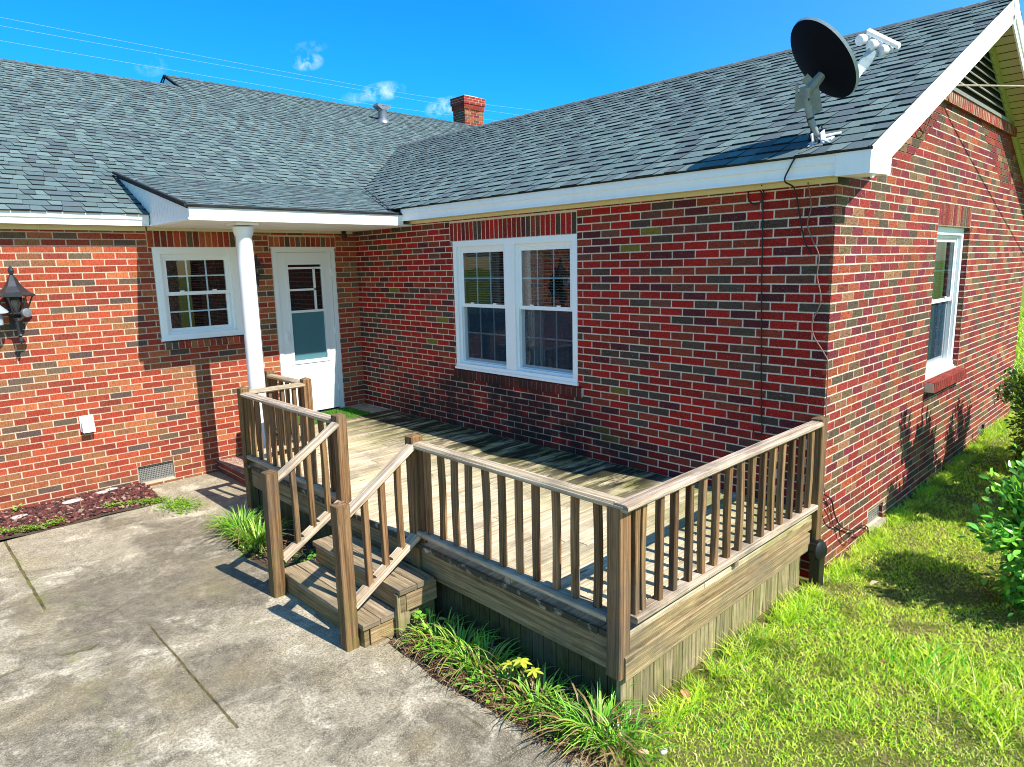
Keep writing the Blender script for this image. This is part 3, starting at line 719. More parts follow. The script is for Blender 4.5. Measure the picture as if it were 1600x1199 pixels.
sb = MB(); fbox(sb, FA, a+st, b-st, 1.305, 1.335, -.03, -.002); fbox(sb, FA, a+st+.09, a+st+.115, 1.335, 1.86, -.03, -.008); fbox(sb, FA, a+st+.09, b-st, 1.58, 1.605, -.03, -.008); fbox(sb, FA, a+st, b-st, 1.85, 1.875, -.03, -.008)
sb.build('door_sash', m_door, door)
sc = MB(); fbox(sc, FA, a+st, b-st, .70, 1.305, -.022, -.020); sc.build('door_screen', m_dscreen, door)
gl = MB(); gl.face([FA.p(a+st, 1.335, -.02), FA.p(b-st, 1.335, -.02), FA.p(b-st, 1.91, -.02), FA.p(a+st, 1.91, -.02)]); gl.build('pane', m_glass, door)
bh = MB(); fbox(bh, FA, a-.02, b+.02, 0, z1-.02, -.19, -.15, 0); bh.build('inner_door', m_dark, door)
hd = MB(); fbox(hd, FA, b-.085, b-.055, .93, 1.07, .002, .022); hd.tube([FA.p(b-.07, 1.04, .02), FA.p(b-.07, 1.04, .05), FA.p(b-.07, .96, .05), FA.p(b-.07, .96, .02)], .006); hd.build('handle', m_door, door)
for zz in (.25, 1.0, 1.75): hg = MB(); fbox(hg, FA, a-.012, a+.012, zz, zz+.09, .002, .014); hg.build('hinge', m_vinyl, door)
th = MB(); fbox(th, FA, u0-.03, u1+.03, -.065, -.022, -.1, .05); th.build('threshold', m_stoop, door)

# ------------------------------------------------------------ roof
def shingles(name, O, U, Sd, width, rows, parent, keep, warm=0, exp=.143, hk=1.0):
    O, U, Sd = V(O), V(U).normalized(), V(Sd).normalized(); N = U.cross(Sd); 
    if N.z < 0: N = -N
    mb = MB(); cols = [(.108, .160, .162), (.128, .182, .182), (.095, .138, .146), (.110, .158, .165), (.088, .116, .130), (.138, .192, .19)]
    for r in range(rows):
        s0 = r*exp-.012; u = -random.uniform(0, .25); hi = random.random() < .5; of0 = 0.0
        while u < width:
            wd = random.choice((.10, .125, .15, .18, .21)) * random.uniform(.9, 1.1)
            uu0, uu1 = max(u, 0), min(u+wd, width); u += wd; hi = not hi
            of1 = (.022 if hi else -.022)*random.uniform(.5, 1.2) if uu1 < width-.01 else 0.0; ofa, of0 = (of0 if uu0 > .01 else 0.0), of1
            if uu1-uu0 < .01: continue
            mid = O+U*((uu0+uu1)/2)+Sd*(s0+.07)
            if not keep(mid): continue
            h = (.016 if hi else .009)*hk; k = random.uniform(.88, 1.12); c = random.choice(cols); c = tuple(x*k for x in c)
            jt = random.uniform(-.003, .003)
            a = O+U*(uu0+.002)+Sd*(s0+jt); b = O+U*(uu1-.002)+Sd*(s0+jt); t = exp+.02
            A, B_, C_, D_ = a+N*h, b+N*h, b+Sd*t+N*.0015+U*of1, a+Sd*t+N*.0015+U*ofa
            mb.face([A, B_, C_, D_] if (B_-A).cross(D_-A).dot(N) > 0 else [D_, C_, B_, A], 0, c)
            dk = tuple(x*.12 for x in c)  # butt and side edges: dark asphalt, deepened to draw shadow lines between rows
            mb.face([a-N*.002, b-N*.002, B_, A], 0, dk); mb.face([a, A, D_], 0, dk); mb.face([b, C_, B_], 0, dk)
    return mb.build(name, m_shingle, parent)
def slab_roof(mb, P, th=.05, mi=0):
    n = (V(P[1])-V(P[0])).cross(V(P[2])-V(P[0])).normalized()
    if n.z < 0: P = P[::-1]; n = -n
    Q = [V(p)-n*th for p in P]; P = [V(p)-n*.001 for p in P]
    mb.face(P, mi); mb.face(Q[::-1], mi)
    for i in range(len(P)): j = (i+1) % len(P); mb.face([P[i], Q[i], Q[j], P[j]], mi)
MS = .466; ME = -.175; MZ = 2.46+MS*(ME+.3)-.045    # main roof
MZ = 2.46
def mz(y): return MZ+MS*(y-ME)
YL, YH = 5.78, 6.55; mzL, mzH = mz(YL), mz(YH)
roof = MB()
slab_roof(roof, [(-6.4, ME, MZ), (8.2, ME, MZ), (8.2, YL, mzL), (-6.4, YL, mzL)])
slab_roof(roof, [(0, YL, mzL), (8.2, YL, mzL), (8.2, YH, mzH), (0, YH, mzH)])
slab_roof(roof, [(-6.4, YL, mzL), (0, YL, mzL), (0, 2*YL+.2, MZ), (-6.4, 2*YL+.2, MZ)])
slab_roof(roof, [(0, YH, mzH), (8.2, YH, mzH), (8.2, 2*YH+.2, MZ), (0, 2*YH+.2, MZ)])
ro = roof.build('main_roof', m_under, house)
porch_join = .80
wz = lambda x: EZ+RS*(x+EO)
def keepA(p): return not (-2.5 < p.x and p.y < porch_join-.1 and p.x < 6) and wz(p.x) < mz(p.y)+.25 or (p.x > XR and p.y > 3.3)
th_ = math.atan(MS); sdir = (0, math.cos(th_), math.sin(th_))
nrow = int((YL-ME)/math.cos(th_)/.143)+1; nrowH = int((YH-ME)/math.cos(th_)/.143)+1
shingles('roof_shingles', (-6.42, ME-.02, MZ-.009), (1, 0, 0), sdir, 6.42, nrow, ro, keepA)
shingles('roof_shingles', (0, ME-.02, MZ-.009), (1, 0, 0), sdir, 7.6, nrowH, ro, keepA)
# ridge caps
rc = None
def ridge_cap(p0, p1, dn1, dn2, step=.143):
    p0, p1 = V(p0), V(p1); d = (p1-p0); n = int(d.length/step); d.normalize()
    for i in range(n):
        a = p0+d*step*i; b = a+d*(step+.03); c = random.uniform(.07, .13); c = (c*.85, c, c*1.1)
        for dn in (dn1, dn2):
            dn_ = V(dn).normalized()*.13; rc.face([a+V((0, 0, .022)), b+V((0, 0, .012)), b+dn_+V((0, 0, .010)), a+dn_+V((0, 0, .018))], 0, c)
        rc.face([a+V((0, 0, .022)), a+V((0, 0, .004)), a+V(dn1).normalized()*.13+V((0, 0, 0)), a+V(dn1).normalized()*.13+V((0, 0, .018))], 0, c)
rc = MB(); ridge_cap((-6.4, YL, mzL), (-.0, YL, mzL), (0, -1, -MS), (0, 1, -MS)); rc.build('ridge_cap', m_shingle, ro); rc = MB(); ridge_cap((0, YH, mzH), (7.6, YH, mzH), (0, -1, -MS), (0, 1, -MS))
rc.build('ridge_cap', m_shingle, ro); rc = MB(); ridge_cap((XR, -6.43, RZ), (XR, 3.6, RZ), (-1, 0, -RS), (1, 0, -RS))
rc.build('ridge_cap', m_shingle, house)
# raised gable end above the lower ridge
ge = MB(); ge.face([(-.0, YL-.3, mz(YL-.3)-.02), (-.0, YL+.5, mzL-MS*.3), (-.0, 2*YH-YL-.3, mz(YL)-.05), (-.0, YH, mzH-.01)]); ge.build('ridge_gable', m_white, ro)
rk = MB()
rk.beam((-.02, YL-.2, mz(YL-.2)+.0), (-.02, YH, mzH+.0), .02, .03); rk.beam((-.02, YH, mzH), (-.02, 2*YH-YL+.4, mzL-.15), .02, .03); rk.build('gable_trim', m_under, ro)
# wing roof
wr = MB(); YF = -6.43
slab_roof(wr, [(-EO, YF, EZ), (XR, YF, RZ), (XR, 3.9, RZ), (-EO, 3.9, EZ)]); slab_roof(wr, [(XR, YF, RZ), (2*XR+EO, YF, EZ), (2*XR+EO, 3.9, EZ), (XR, 3.9, RZ)])
wro = wr.build('wing_roof', m_under, house)
tw = math.atan(RS); wd = (math.cos(tw), 0, math.sin(tw))
def keepW(p): return wz(p.x)+.03 > mz(p.y)-.05 and (wz(p.x)+.06 > pz(p.y) or p.y > 1.2)
PSL = .232; PE = -1.32; PZE = 2.465
def pz(y): return PZE+PSL*(y-PE)
shingles('roof_shingles', (-EO-.02, YF-.012, EZ-.01), (0, 1, 0), wd, 10.2, int(3.47/math.cos(tw)/.16)+1, wro, keepW, exp=.16)
thp = math.atan(MS); wd2 = (-math.cos(tw), 0, math.sin(tw))
shingles('roof_shingles', (2*XR+EO+.02, YF-.012, EZ-.01), (0, 1, 0), wd2, 9.8, int(3.47/math.cos(tw)/.143)+1, wro, lambda p: p.y < 3)
# porch shed roof
PX = -2.56
pr_ = MB(); slab_roof(pr_, [(PX, PE, PZE), (-.14, PE, PZE), (-.14, porch_join, pz(porch_join)), (PX, porch_join, pz(porch_join))], .035)
slab_roof(pr_, [(-.14, -1.0, pz(-1.0)), (.72, porch_join, pz(porch_join)), (-.14, porch_join, pz(porch_join))], .035)
pro = pr_.build('porch_roof', m_under, house)
def keepP(p): return p.x < -.14 or wz(p.x) < pz(p.y)+.05
shingles('roof_shingles', (PX-.015, PE-.02, PZE-.008), (1, 0, 0), (0, math.cos(math.atan(PSL)), math.sin(math.atan(PSL))), 3.6, 15, pro, keepP, hk=.5)
de = MB(); de.box((PX-.03, PE-.03, PZE-.022), (-.13, PE-.004, PZE+.004))
de.beam((PX-.018, PE-.02, PZE+.002), (PX-.018, porch_join+.03, pz(porch_join)+.02), .03, .03); de.box((-EO-.022, YF-.02, EZ-.02), (-EO-.002, -1.05, EZ-.002))
de.build('drip_edge', m_under, pro)
vy = MB(); vy.beam((-.25, PE+.1, PZE+.05), (.62, porch_join-.1, pz(porch_join)+.03), .012, .012); vy.build('valley_seam', m_under, pro)

# fascia, soffits and rakes
f = MB()   # main eave: two stepped boards
f.box((-6.4, ME-.012, 2.395), (PX+.0, ME+.02, 2.452)); f.box((-6.4, ME+.001, 2.335), (PX+.0, ME+.02, 2.395)); f.box((-6.4, ME-.006, 2.33), (PX, ME+.02, 2.341))
f.build('fascia', m_white, ro)
f = MB(); f.box((PX+.012, PE-.012, 2.325), (-.150, PE+.014, PZE-.024)); f.box((PX+.018, PE+.014, 2.325), (PX+.05, ME, 2.36)); f.build('fascia', m_white, pro)
f = MB(); yS = YF-.0
f.box((-EO-.012, YF+.005, 2.452), (-EO+.015, PE-.012, 2.517)); f.box((-EO+.002, YF+.005, 2.38), (-EO+.015, PE-.012, 2.452)); f.box((-EO-.006, YF+.005, 2.374), (-EO+.015, PE-.012, 2.386))
f.build('fascia', m_white, wro)
sf = MB(); sf.box((-EO+.016, YF+.25, 2.378), (-.004, PE+.02, 2.392)); sf.box((-.03, -L-.002, 2.345), (-.003, -.02, 2.377))
sf.build('soffit', m_cream, wro)
sf = MB(); sf.box((-6.4, ME+.021, 2.332), (PX-.001, -.003, 2.35)); sf.box((-6.2, -.025, 2.285), (PX, -.003, 2.331)); sf.box((PX+.02, -.022, 2.292), (-.05, -.003, 2.322)); sf.build('soffit', m_cream, ro)
sf = MB(); sf.box((PX+.02, PE+.015, 2.323), (-.005, -.002, 2.34)); k = 0
for i in range(9): sf.box((PX+.02, PE+.03+i*.14, 2.320), (-.005, PE+.033+i*.14, 2.3225))
sf.build('soffit', m_white, pro)
# triangular side of the porch roof, boarded
tr = MB(); n_ = 26
for i in range(n_):
    ya = PE+.0+(porch_join-PE)*i/n_; yb = PE+(porch_join-PE)*(i+1)/n_
    bot = lambda y: max(2.335, mz(y)-.03)
    P = [(PX+.012, ya, bot(ya)), (PX+.012, yb-.006, bot(yb)), (PX+.012, yb-.006, pz(yb)-.02), (PX+.012, ya, pz(ya)-.02)]
    tr.face([P[0], P[3], P[2], P[1]])
tr.box((PX+.004, PE, 2.33), (PX+.016, ME, 2.347))
tr.face([(PX+.016, PE, 2.335), (PX+.016, PE, pz(PE)-.02), (PX+.016, porch_join, pz(porch_join)-.02), (PX+.016, porch_join, mz(porch_join)-.03), (PX+.016, ME, 2.335)])
tr.build('porch_cheek', m_white, pro)
# gable rakes
rk = MB(); UPN = lambda s_: V((-RS*s_, 0, 1)).normalized()
def rake(x0, z0_, x1, z1_, s_):
    d = V((x1-x0, 0, z1_-z0_)).normalized(); n = V((-d.z, 0, d.x)); n = n if n.z > 0 else -n
    a, b = V((x0, YF, z0_)), V((x1, YF, z1_))
    for (off, h, y0, y1) in ((-.005, .135, YF-.012, YF+.014), (-.14, .07, YF-.001, YF+.014)):
        P = [a+n*(off-h), b+n*(off-h), b+n*off, a+n*off]
        y0 += .002*(s_ < 0); F_ = [V((p.x, y0, p.z)) for p in P]; B_ = [V((p.x, y1+.002*(s_ < 0), p.z)) for p in P]
        fl = (F_[1]-F_[0]).cross(F_[2]-F_[0]).y > 0
        rk.face(F_[::-1] if fl else F_); rk.face(B_ if fl else B_[::-1])
        for i in range(4): j = (i+1) % 4; rk.face([F_[i], B_[i], B_[j], F_[j]])
rake(-EO-.012, EZ, XR, RZ, 1); rake(2*XR+EO+.012, EZ, XR, RZ, -1)
# boxed return at the foot of the rake
for sx in (1, -1):
    X_ = lambda x: x if sx == 1 else 2*XR-x
    P = [(-EO-.017, 2.366), (.19, 2.38), (.215, 2.60), (-EO-.017, EZ-.006)]
    a_ = [V((X_(px), YF-.0135, pz_)) for px, pz_ in P]; b_ = [V((X_(px), YF+.20, pz_)) for px, pz_ in P]
    rk.face(a_); rk.face(b_[::-1])
    for i in range(4): j = (i+1) % 4; rk.face([a_[i], a_[j], b_[j], b_[i]])
rk.face([(XR-.12, YF-.0155, RZ-.075), (XR, YF-.0155, RZ-.22), (XR+.12, YF-.0155, RZ-.075), (XR, YF-.0155, RZ-.012)])
rk.build('rake_board', m_white, wro)
rs = MB(); fzb = MB()
for sx in (1, -1):
    X_ = lambda x: x if sx == 1 else 2*XR-x
    p = lambda x, y, o: V((X_(x), y, wz(x)-o))
    xe = .1; n_ = 30
    for i in range(n_):
        xa = xe+(XR-xe)*i/n_; xb = xe+(XR-xe)*(i+1)/n_-.012
        P = [p(xa, YF+.012, .10), p(xb, YF+.012, .10), p(xb, -L-.004, .10), p(xa, -L-.004, .10)]; rs.face(P if sx == 1 else P[::-1])
    P = [p(xe, YF+.012, .096), p(XR, YF+.012, .096), p(XR, -L-.004, .096), p(xe, -L-.004, .096)]; rs.face(P, 1)
    for (o0, o1, dy) in ((.10, .185, .028), (.185, .215, .016)):
        P = [p(.1, -L-dy, o0), p(XR, -L-dy, o0), p(XR, -L-dy, o1), p(.1, -L-dy, o1)]; fzb.face(P)
        P = [p(.1, -L-dy, o1), p(XR, -L-dy, o1), p(XR, -L, o1), p(.1, -L, o1)]; fzb.face(P)
rs.build('rake_soffit', [m_cream, m_stem], wro); fzb.build('frieze', m_frieze, wro)

# chimney and flue
ch = MB(); cx0, cx1, cy0, cy1 = 7.86, 8.54, 6.9, 7.40; ct = 6.44
for (F_, ln) in ((Frame((cx0, cy0, 0), (1, 0, 0), (0, -1, 0)), cx1-cx0), (Frame((cx0, cy1, 0), (0, -1, 0), (-1, 0, 0)), cy1-cy0)):
    for r in range(28):
        z_ = ct-(r+1)*CH; pj = .05 if r < 3 else (.028 if r < 5 else 0); u = -(BL+JT)/2*(r % 2)-(pj)
        while u < ln+pj:
            a, b = max(u, -pj), min(u+BL, ln+pj)
            if b-a > .02: brick(ch, F_, a, b, z_, z_+BH, pick(PAL_C[:1]+[(lin(150, 40, 36), 30)] if r < 5 else PAL_C), depth=.02+pj, prot=pj)
            u += BL+JT
ch.box((cx0+.006, cy0+.006, 5.2), (cx1-.006, cy1-.006, ct-.003), 1); ch.box((cx0-.046, cy0-.046, ct-3*CH), (cx1+.046, cy1+.046, ct-.004), 1); ch.box((cx0+.1, cy0+.1, ct-.004), (cx1-.1, cy1-.1, ct+.05), 1)
ch.build('chimney', [m_brick, m_mortar], house)
fl = MB(); bx, by = 4.20, 5.45; bz = mz(by)
fl.lathe((bx, by, bz-.05), [(.17, 0), (.15, .06), (.10, .10), (.095, .30), (.10, .31)], 18)
fo = fl.build('roof_flue', m_pipe, house, smooth=True)
fc = MB()
for sx in (-1, 1): fc.obox(V((bx+sx*.10, by, bz+.30)), V((.07, 0, .04*sx)), V((0, .10, 0)), V((-.02*sx, 0, .03)))
fc.obox(V((bx, by, bz+.34)), V((.09, 0, 0)), V((0, .09, 0)), V((0, 0, .012))); fc.lathe((bx, by, bz+.24), [(.10, 0), (.10, .08)], 12)
fc.build('flue_cap', m_pipe, fo)
# small red flue far behind is hidden; porch column
cm = MB(); CX, CY, CB = -1.965, -1.12, -.375
cm.lathe((CX, CY, CB), [(.105, 0), (.105, .05), (.092, .07), (.085, .09), (.084, .9), (.082, 2.3), (.078, 2.56), (.09, 2.58), (.10, 2.62), (.10, 2.655)], 28)
cm.box((CX-.115, CY-.115, 2.295), (CX+.115, CY+.115, 2.3215))
cm.build('porch_column', m_col, house, smooth=True, label='round white column holding up the porch corner')

# crawl-space vents
def crawl_vent(F, r, cols_, rows_, label, sillw=False):
    a, b, c, d = r; v1 = MB(); dd = -.04
    for (p, q, s_, t) in ((a, b, d-.012, d), (a, b, c, c+.012), (a, a+.012, c+.012, d-.012), (b-.012, b, c+.012, d-.012)): fbox(v1, F, p, q, s_, t, dd-.01, dd+.008)
    for i in range(1, cols_): u = a+(b-a)*i/cols_; fbox(v1, F, u-.004, u+.004, c+.012, d-.012, dd-.006, dd+.002)
    for i in range(1, rows_): z_ = c+(d-c)*i/rows_; fbox(v1, F, a+.012, b-.012, z_-.004, z_+.004, dd-.004, dd+.004)
    o = v1.build('foundation_vent', m_vent, house, label=label)
    k = MB(); k.face([F.p(a, c, -.09), F.p(b, c, -.09), F.p(b, d, -.09), F.p(a, d, -.09)]); k.build('vent_backing', m_dark, o)
    if sillw: k = MB(); fbox(k, F, a-.03, b+.03, c-.05, c-.002, -.03, .03); k.build('vent_sill', m_stoop, o)
crawl_vent(FA, ventA, 22, 9, 'grey mesh vent low in the wall by the red mulch bed')
crawl_vent(FC, ventC, 8, 7, 'low wall vent near the end of the deck with wires running to it', True)
crawl_vent(FC, ventC2, 8, 7, 'far low wall vent behind the shrub', True)

# ------------------------------------------------------------ brick stoop
st_ = tag(empty('brick_stoop', (-1, -.5, PZ)), 'brick stoop and side step with pale slab top below the porch door', 'stoop')
s_ = MB()
s_.box((-1.70, -.66, -.06), (-.001, -.001, -.012))
s_.build('landing_slab', m_stoop, st_)
s_ = MB()
def brick_block(mb, x0, x1, y0, y1, z0, z1, top=True):
    F1 = Frame((x0, y1, 0), (0, -1, 0), (-1, 0, 0)); F2 = Frame((x0, y0, 0), (1, 0, 0), (0, -1, 0))
    mb.box((x0+.008, y0+.008, z0), (x1, y1, z1-.006), 1)
    for F_, ln in ((F1, y1-y0), (F2, x1-x0)):
        r = 0; z_ = z1-BH
        while z_ > z0-.05:
            u = -(BL+JT)/2*(r % 2)
            while u < ln:
                a, b = max(u, 0), min(u+BL, ln)
                if b-a > .02: brick(mb, F_, a, b, z_, z_+BH-.004, pick([(lin(150, 60, 45), 1), (lin(120, 55, 42), 1)]), depth=.01)
                u += BL+JT
            z_ -= CH; r += 1
    y = y0
    while y < y1-.03 and top:
        c = pick([(lin(140, 66, 50), 1), (lin(115, 60, 46), 1)]); mb.box((x0+.003, y+.005, z1-.03), (x0+.2, y+.062, z1), 0, c)
        mb.box((x0+.21, y+.005, z1-.03), (x1-.002, y+.062, z1), 0, c); y += .0667
brick_block(s_, -2.06, -1.71, -1.26, -.008, -.56, -.37); brick_block(s_, -1.70, -.01, -.65, -.008, -.56, -.062, top=False)
s_.build('stoop_brick', [m_brick, m_mortar], st_)

# ------------------------------------------------------------ deck
deck = tag(empty('wooden_deck', (-1.2, -4, GZ)), 'weathered timber deck with baluster railings and two steps down to the patio', 'deck')
DX = -2.37; DY = -6.17
tint = lambda lo=.85, hi=1.12: (lambda k: (k, k*random.uniform(.97, 1.03), k*random.uniform(.93, 1.04)))(random.uniform(lo, hi))
dk = MB(); y = DY+.072; pit = .142
while y < -.68:
    x0 = DX+random.uniform(-.004, .004)
    if y > -1.62: x0 = -1.70
    jn = random.uniform(-1.7, -.7) if random.random() < .45 else None
    x1 = -.006
    if jn and x0 < jn-.3: dk.beam((x0, y, -.018), (jn-.003, y, -.018), .1375, .036, ch=.004, col=tint()); dk.beam((jn+.003, y, -.018), (x1, y, -.018), .1375, .036, ch=.004, col=tint())
    else: dk.beam((x0, y, -.018), (x1, y, -.018), .1375, .036, ch=.004, col=tint())
    y += pit
dk.build('decking', m_deck, deck)
rj = MB()
rj.beam((DX+.055, DY+.04, -.137), (DX+.055, -1.6, -.137), .04, .195, col=(.85, .85, .8)); 
rj.beam((DX+.02, DY+.02, -.070), (-.05, DY+.02, -.070), .04, .085, col=(1, 1, .9)); rj.beam((DX+.03, DY+.008, -.186), (-.13, DY+.008, -.186), .04, .135, col=(.95, .95, .9))
rj.beam((DX+.03, -1.585, -.12), (-1.7, -1.585, -.12), .04, .16, col=(.8, .8, .8)); rj.beam((-1.69, -1.56, -.12), (-1.69, -.7, -.12), .04, .16, col=(.8, .8, .8))
rj.build('rim_joist', m_rim, deck)
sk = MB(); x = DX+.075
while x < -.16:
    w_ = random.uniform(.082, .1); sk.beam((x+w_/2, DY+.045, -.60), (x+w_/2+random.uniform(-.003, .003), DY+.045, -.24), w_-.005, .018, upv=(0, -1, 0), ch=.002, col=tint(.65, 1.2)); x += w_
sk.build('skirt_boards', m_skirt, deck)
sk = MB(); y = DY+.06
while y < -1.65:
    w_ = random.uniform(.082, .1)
    if -4.42 < y < -3.5 and len(sk.f): sk.build('skirt_boards', m_skirt_shade, deck); sk = MB()
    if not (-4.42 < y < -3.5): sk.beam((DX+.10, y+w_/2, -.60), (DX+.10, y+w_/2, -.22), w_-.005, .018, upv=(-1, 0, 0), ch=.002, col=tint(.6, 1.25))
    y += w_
sk.build('skirt_boards', m_skirt_shade, deck)
sk = MB(); sk.beam((DX+.085, DY+.045, -.60), (DX+.085, DY+.045, -.24), .075, .03, upv=(0, -1, 0), ch=.002); sk.build('corner_board', m_skirt, deck)
PXc = -2.325
RT = .70; BR = .068
def post(x, y, z0, z1, sz=.089, cap=.02, lean=(0, 0)):
    p = MB(); p.beam((x, y, z0), (x+lean[0], y+lean[1], z1), sz, sz, upv=(0, 1, 0), ch=.006, col=tint(.8, 1.15), seg=3, bow=.003, cap=cap)
    return p.build('post', m_post, deck, loc=(x, y, z0))
YP = dict(p1=-1.645, p2=-3.44, p3=-4.42, p4=-6.125)
post(PXc, YP['p1'], -.46, .735, lean=(.0, 0)); post(PXc, YP['p2'], -.34, .735); post(PXc, YP['p3'], -.34, .735)
post(PXc-.005, YP['p4'], -.235, RT-.028, cap=0); post(-.035, -6.165, -.265, .715); post(-1.665, -1.62, -.1, .735); post(-1.665, -.76, -.1, .735)
post(-2.945, -3.50, PZ, .44, lean=(-.0, -.03)); post(-2.94, -4.50, PZ, .44, lean=(-.005, 0))
# one baluster mesh per few variants, copied along the rails
bal_src = []
def baluster(x, y, z0, z1, axis):
    key = (axis, round(z1-z0, 2)); cand = [b_ for k, b_ in bal_src if k == key]
    if len(cand) >= 9:
        s_ = random.choice(cand); o = s_.copy(); COL.objects.link(o); o.parent = deck; o.location = V((x, y, z0))-deck.location; return o
    b_ = MB(); b_.beam((x, y, z0), (x, y, z1), .037, .037, upv=(0, 1, 0), ch=.003, col=tint(.5, 1.35), seg=5, bow=.006, twist=.12)
    o = b_.build('baluster', m_post, deck, loc=(x, y, z0)); bal_src.append((key, o)); return o
def railing(p, q, n, axis, zb=BR, zt=RT, mid_block=None, capw=.095, ext=(0, 0), capo=0):
    p, q = V((*p, 0)), V((*q, 0)); d = (q-p).normalized(); nrm = V((d.y, -d.x, 0))
    c = MB(); a, b = p-d*ext[0]+nrm*capo, q+d*ext[1]+nrm*capo
    c.beam(a+V((0, 0, zt-.019)), b+V((0, 0, zt-.019)), capw, .040, ch=.013, col=tint(.95, 1.1), seg=8, bow=.003); c.build('top_rail', m_rail, deck)
    c = MB(); c.beam(p+d*.045+V((0, 0, zb)), q-d*.045+V((0, 0, zb)), .088, .036, ch=.006, col=tint(.95, 1.1), seg=6, bow=.002)
    if mid_block: m_ = p.lerp(q, mid_block); c.beam(m_+V((0, 0, -.001)), m_+V((0, 0, zb-.018)), .05, .05, upv=(0, 1, 0))
    c.build('bottom_rail', m_rail, deck)
    L_ = (q-p).length
    for i in range(n):
        t = (i+1)/(n+1); pt = p.lerp(q, t)+nrm*random.uniform(-.003, .003)+d*random.uniform(-.007, .007); baluster(pt.x, pt.y, zb+.018, zt-.038, axis)
railing((PXc, YP['p3']), (PXc, YP['p4']), 11, 'y', mid_block=.53, ext=(-.03, .055), capo=0)
railing((PXc, -6.165), (-.035, -6.165), 15, 'x', mid_block=.48, ext=(.045, -.04))
baluster(PXc+.08, -6.165, BR+.018, RT-.038, 'x'); baluster(PXc, YP['p3']-.065, -.0, RT-.038, 'y')
railing((PXc, YP['p1']), (PXc, YP['p2']), 11, 'y', ext=(-.03, -.03)); railing((PXc, -1.62), (-1.665, -1.62), 4, 'x', ext=(-.03, -.03)); railing((-1.665, -.76), (-1.665, -1.62), 5, 'y', ext=(-.03, -.03))
# stair rails
for (yb, yt) in ((-3.52, -3.46), (-4.50, -4.44)):
    c = MB(); a, b = V((-2.91, yb, .365)), V((-2.365, yt, .672)); c.beam(a, b, .085, .042, ch=.013, seg=3, col=(1.1, 1.1, 1.1)); c.build('hand_rail', m_rail, deck)
    c = MB(); a2, b2 = V((-2.905, yb, -.235)), V((-2.36, yt, .045)); c.beam(a2, b2, .088, .036, ch=.006, col=(1.15, 1.15, 1.15))
    d_ = (b2-a2).normalized(); n3 = V((-d_.z, 0, d_.x))
    for i in range(3):
        t0, t1 = (.03+.26*i+.07, .03+.26*i+.24) if i else (.02, .22)
        c.beam(a2.lerp(b2, t0)+n3*.028, a2.lerp(b2, t1)+n3*.028, .038, .022, ch=.003, col=(1.1, 1.1, 1.1))
    c.build('bottom_rail', m_rail, deck)
    for i in range(3):
        t = .26+.255*i; p_ = a2.lerp(b2, t); q_ = a.lerp(b, t)
        b_ = MB(); b_.beam((p_.x, p_.y, p_.z+.012), (q_.x, q_.y, q_.z-.018), .038, .038, upv=(0, 1, 0), ch=.003, col=tint(.8, 1.15), seg=4, bow=.004); b_.build('baluster', m_post, deck, loc=(p_.x, p_.y, p_.z))
# steps
for (xf, xb, z_, ya, yb, rz) in ((-2.90, -2.64, -.335, -3.46, -4.60, PZ), (-2.66, -2.385, -.168, -3.52, -4.66, -.335)):
    s1 = MB(); wd_ = (xb-xf)/2
    for i in range(2): s1.beam((xf+wd_*(i+.5), ya, z_-.018), (xf+wd_*(i+.5), yb, z_-.018), wd_-.005, .036, ch=.004, col=tint())
    o = s1.build('step_tread', m_tread, deck)
    s2 = MB(); s2.beam((xf+.035, ya-.015, (z_-.037+rz)/2), (xf+.035, yb+.02, (z_-.037+rz)/2), .034, z_-.037-rz, ch=.002, col=(.8, .75, .65))
    s2.beam((xf+.06, yb+.03, (z_-.037+rz)/2), (-2.36, yb+.03, (z_-.037+rz)/2), .034, z_-.037-rz, ch=.002, col=(1.2, 1.15, 1.0)); s2.build('step_riser', m_rim, deck)
s1 = MB(); s1.beam((-2.62, -4.62, PZ-.02), (-2.62, -4.62, -.21), .09, .036, upv=(0, 1, 0), ch=.003, col=(1.2, 1.2, 1.1)); s1.beam((-2.60, -4.60, -.42), (-2.36, -4.60, -.42), .036, .16, ch=.003, col=(.7, .75, .6)); s1.build('step_support', m_skirt, deck)

# ------------------------------------------------------------ door mat of artificial turf
mt = MB(); th1 = R(-4); N_ = 5200; vs = []; fs = []; cs = []
mx0, mx1, my0, my1 = -1.22, -.30, -.66, -.07
mt.box((mx0, my0, -.0115), (mx1, my1, .002), 0, (.05, .16, .02))
for i in range(6500):
    x, y = random.uniform(mx0, mx1), random.uniform(my0, my1); h = random.uniform(.012, .02); a = random.uniform(0, 6.28); dx, dy = math.cos(a)*.004, math.sin(a)*.004; k = random.uniform(.5, 1.4)
    lx, ly = random.uniform(-.006, .006), random.uniform(-.006, .006)
    mt.face([(x-dx, y-dy, .002), (x+dx, y+dy, .002), (x+lx, y+ly, h)], 0, (.09*k, .26*k, .02*k))
tag(mt.build('door_mat', m_turf, loc=(-.76, -.36, -.0115)), 'bright green artificial turf mat in front of the white storm door', 'door mat')

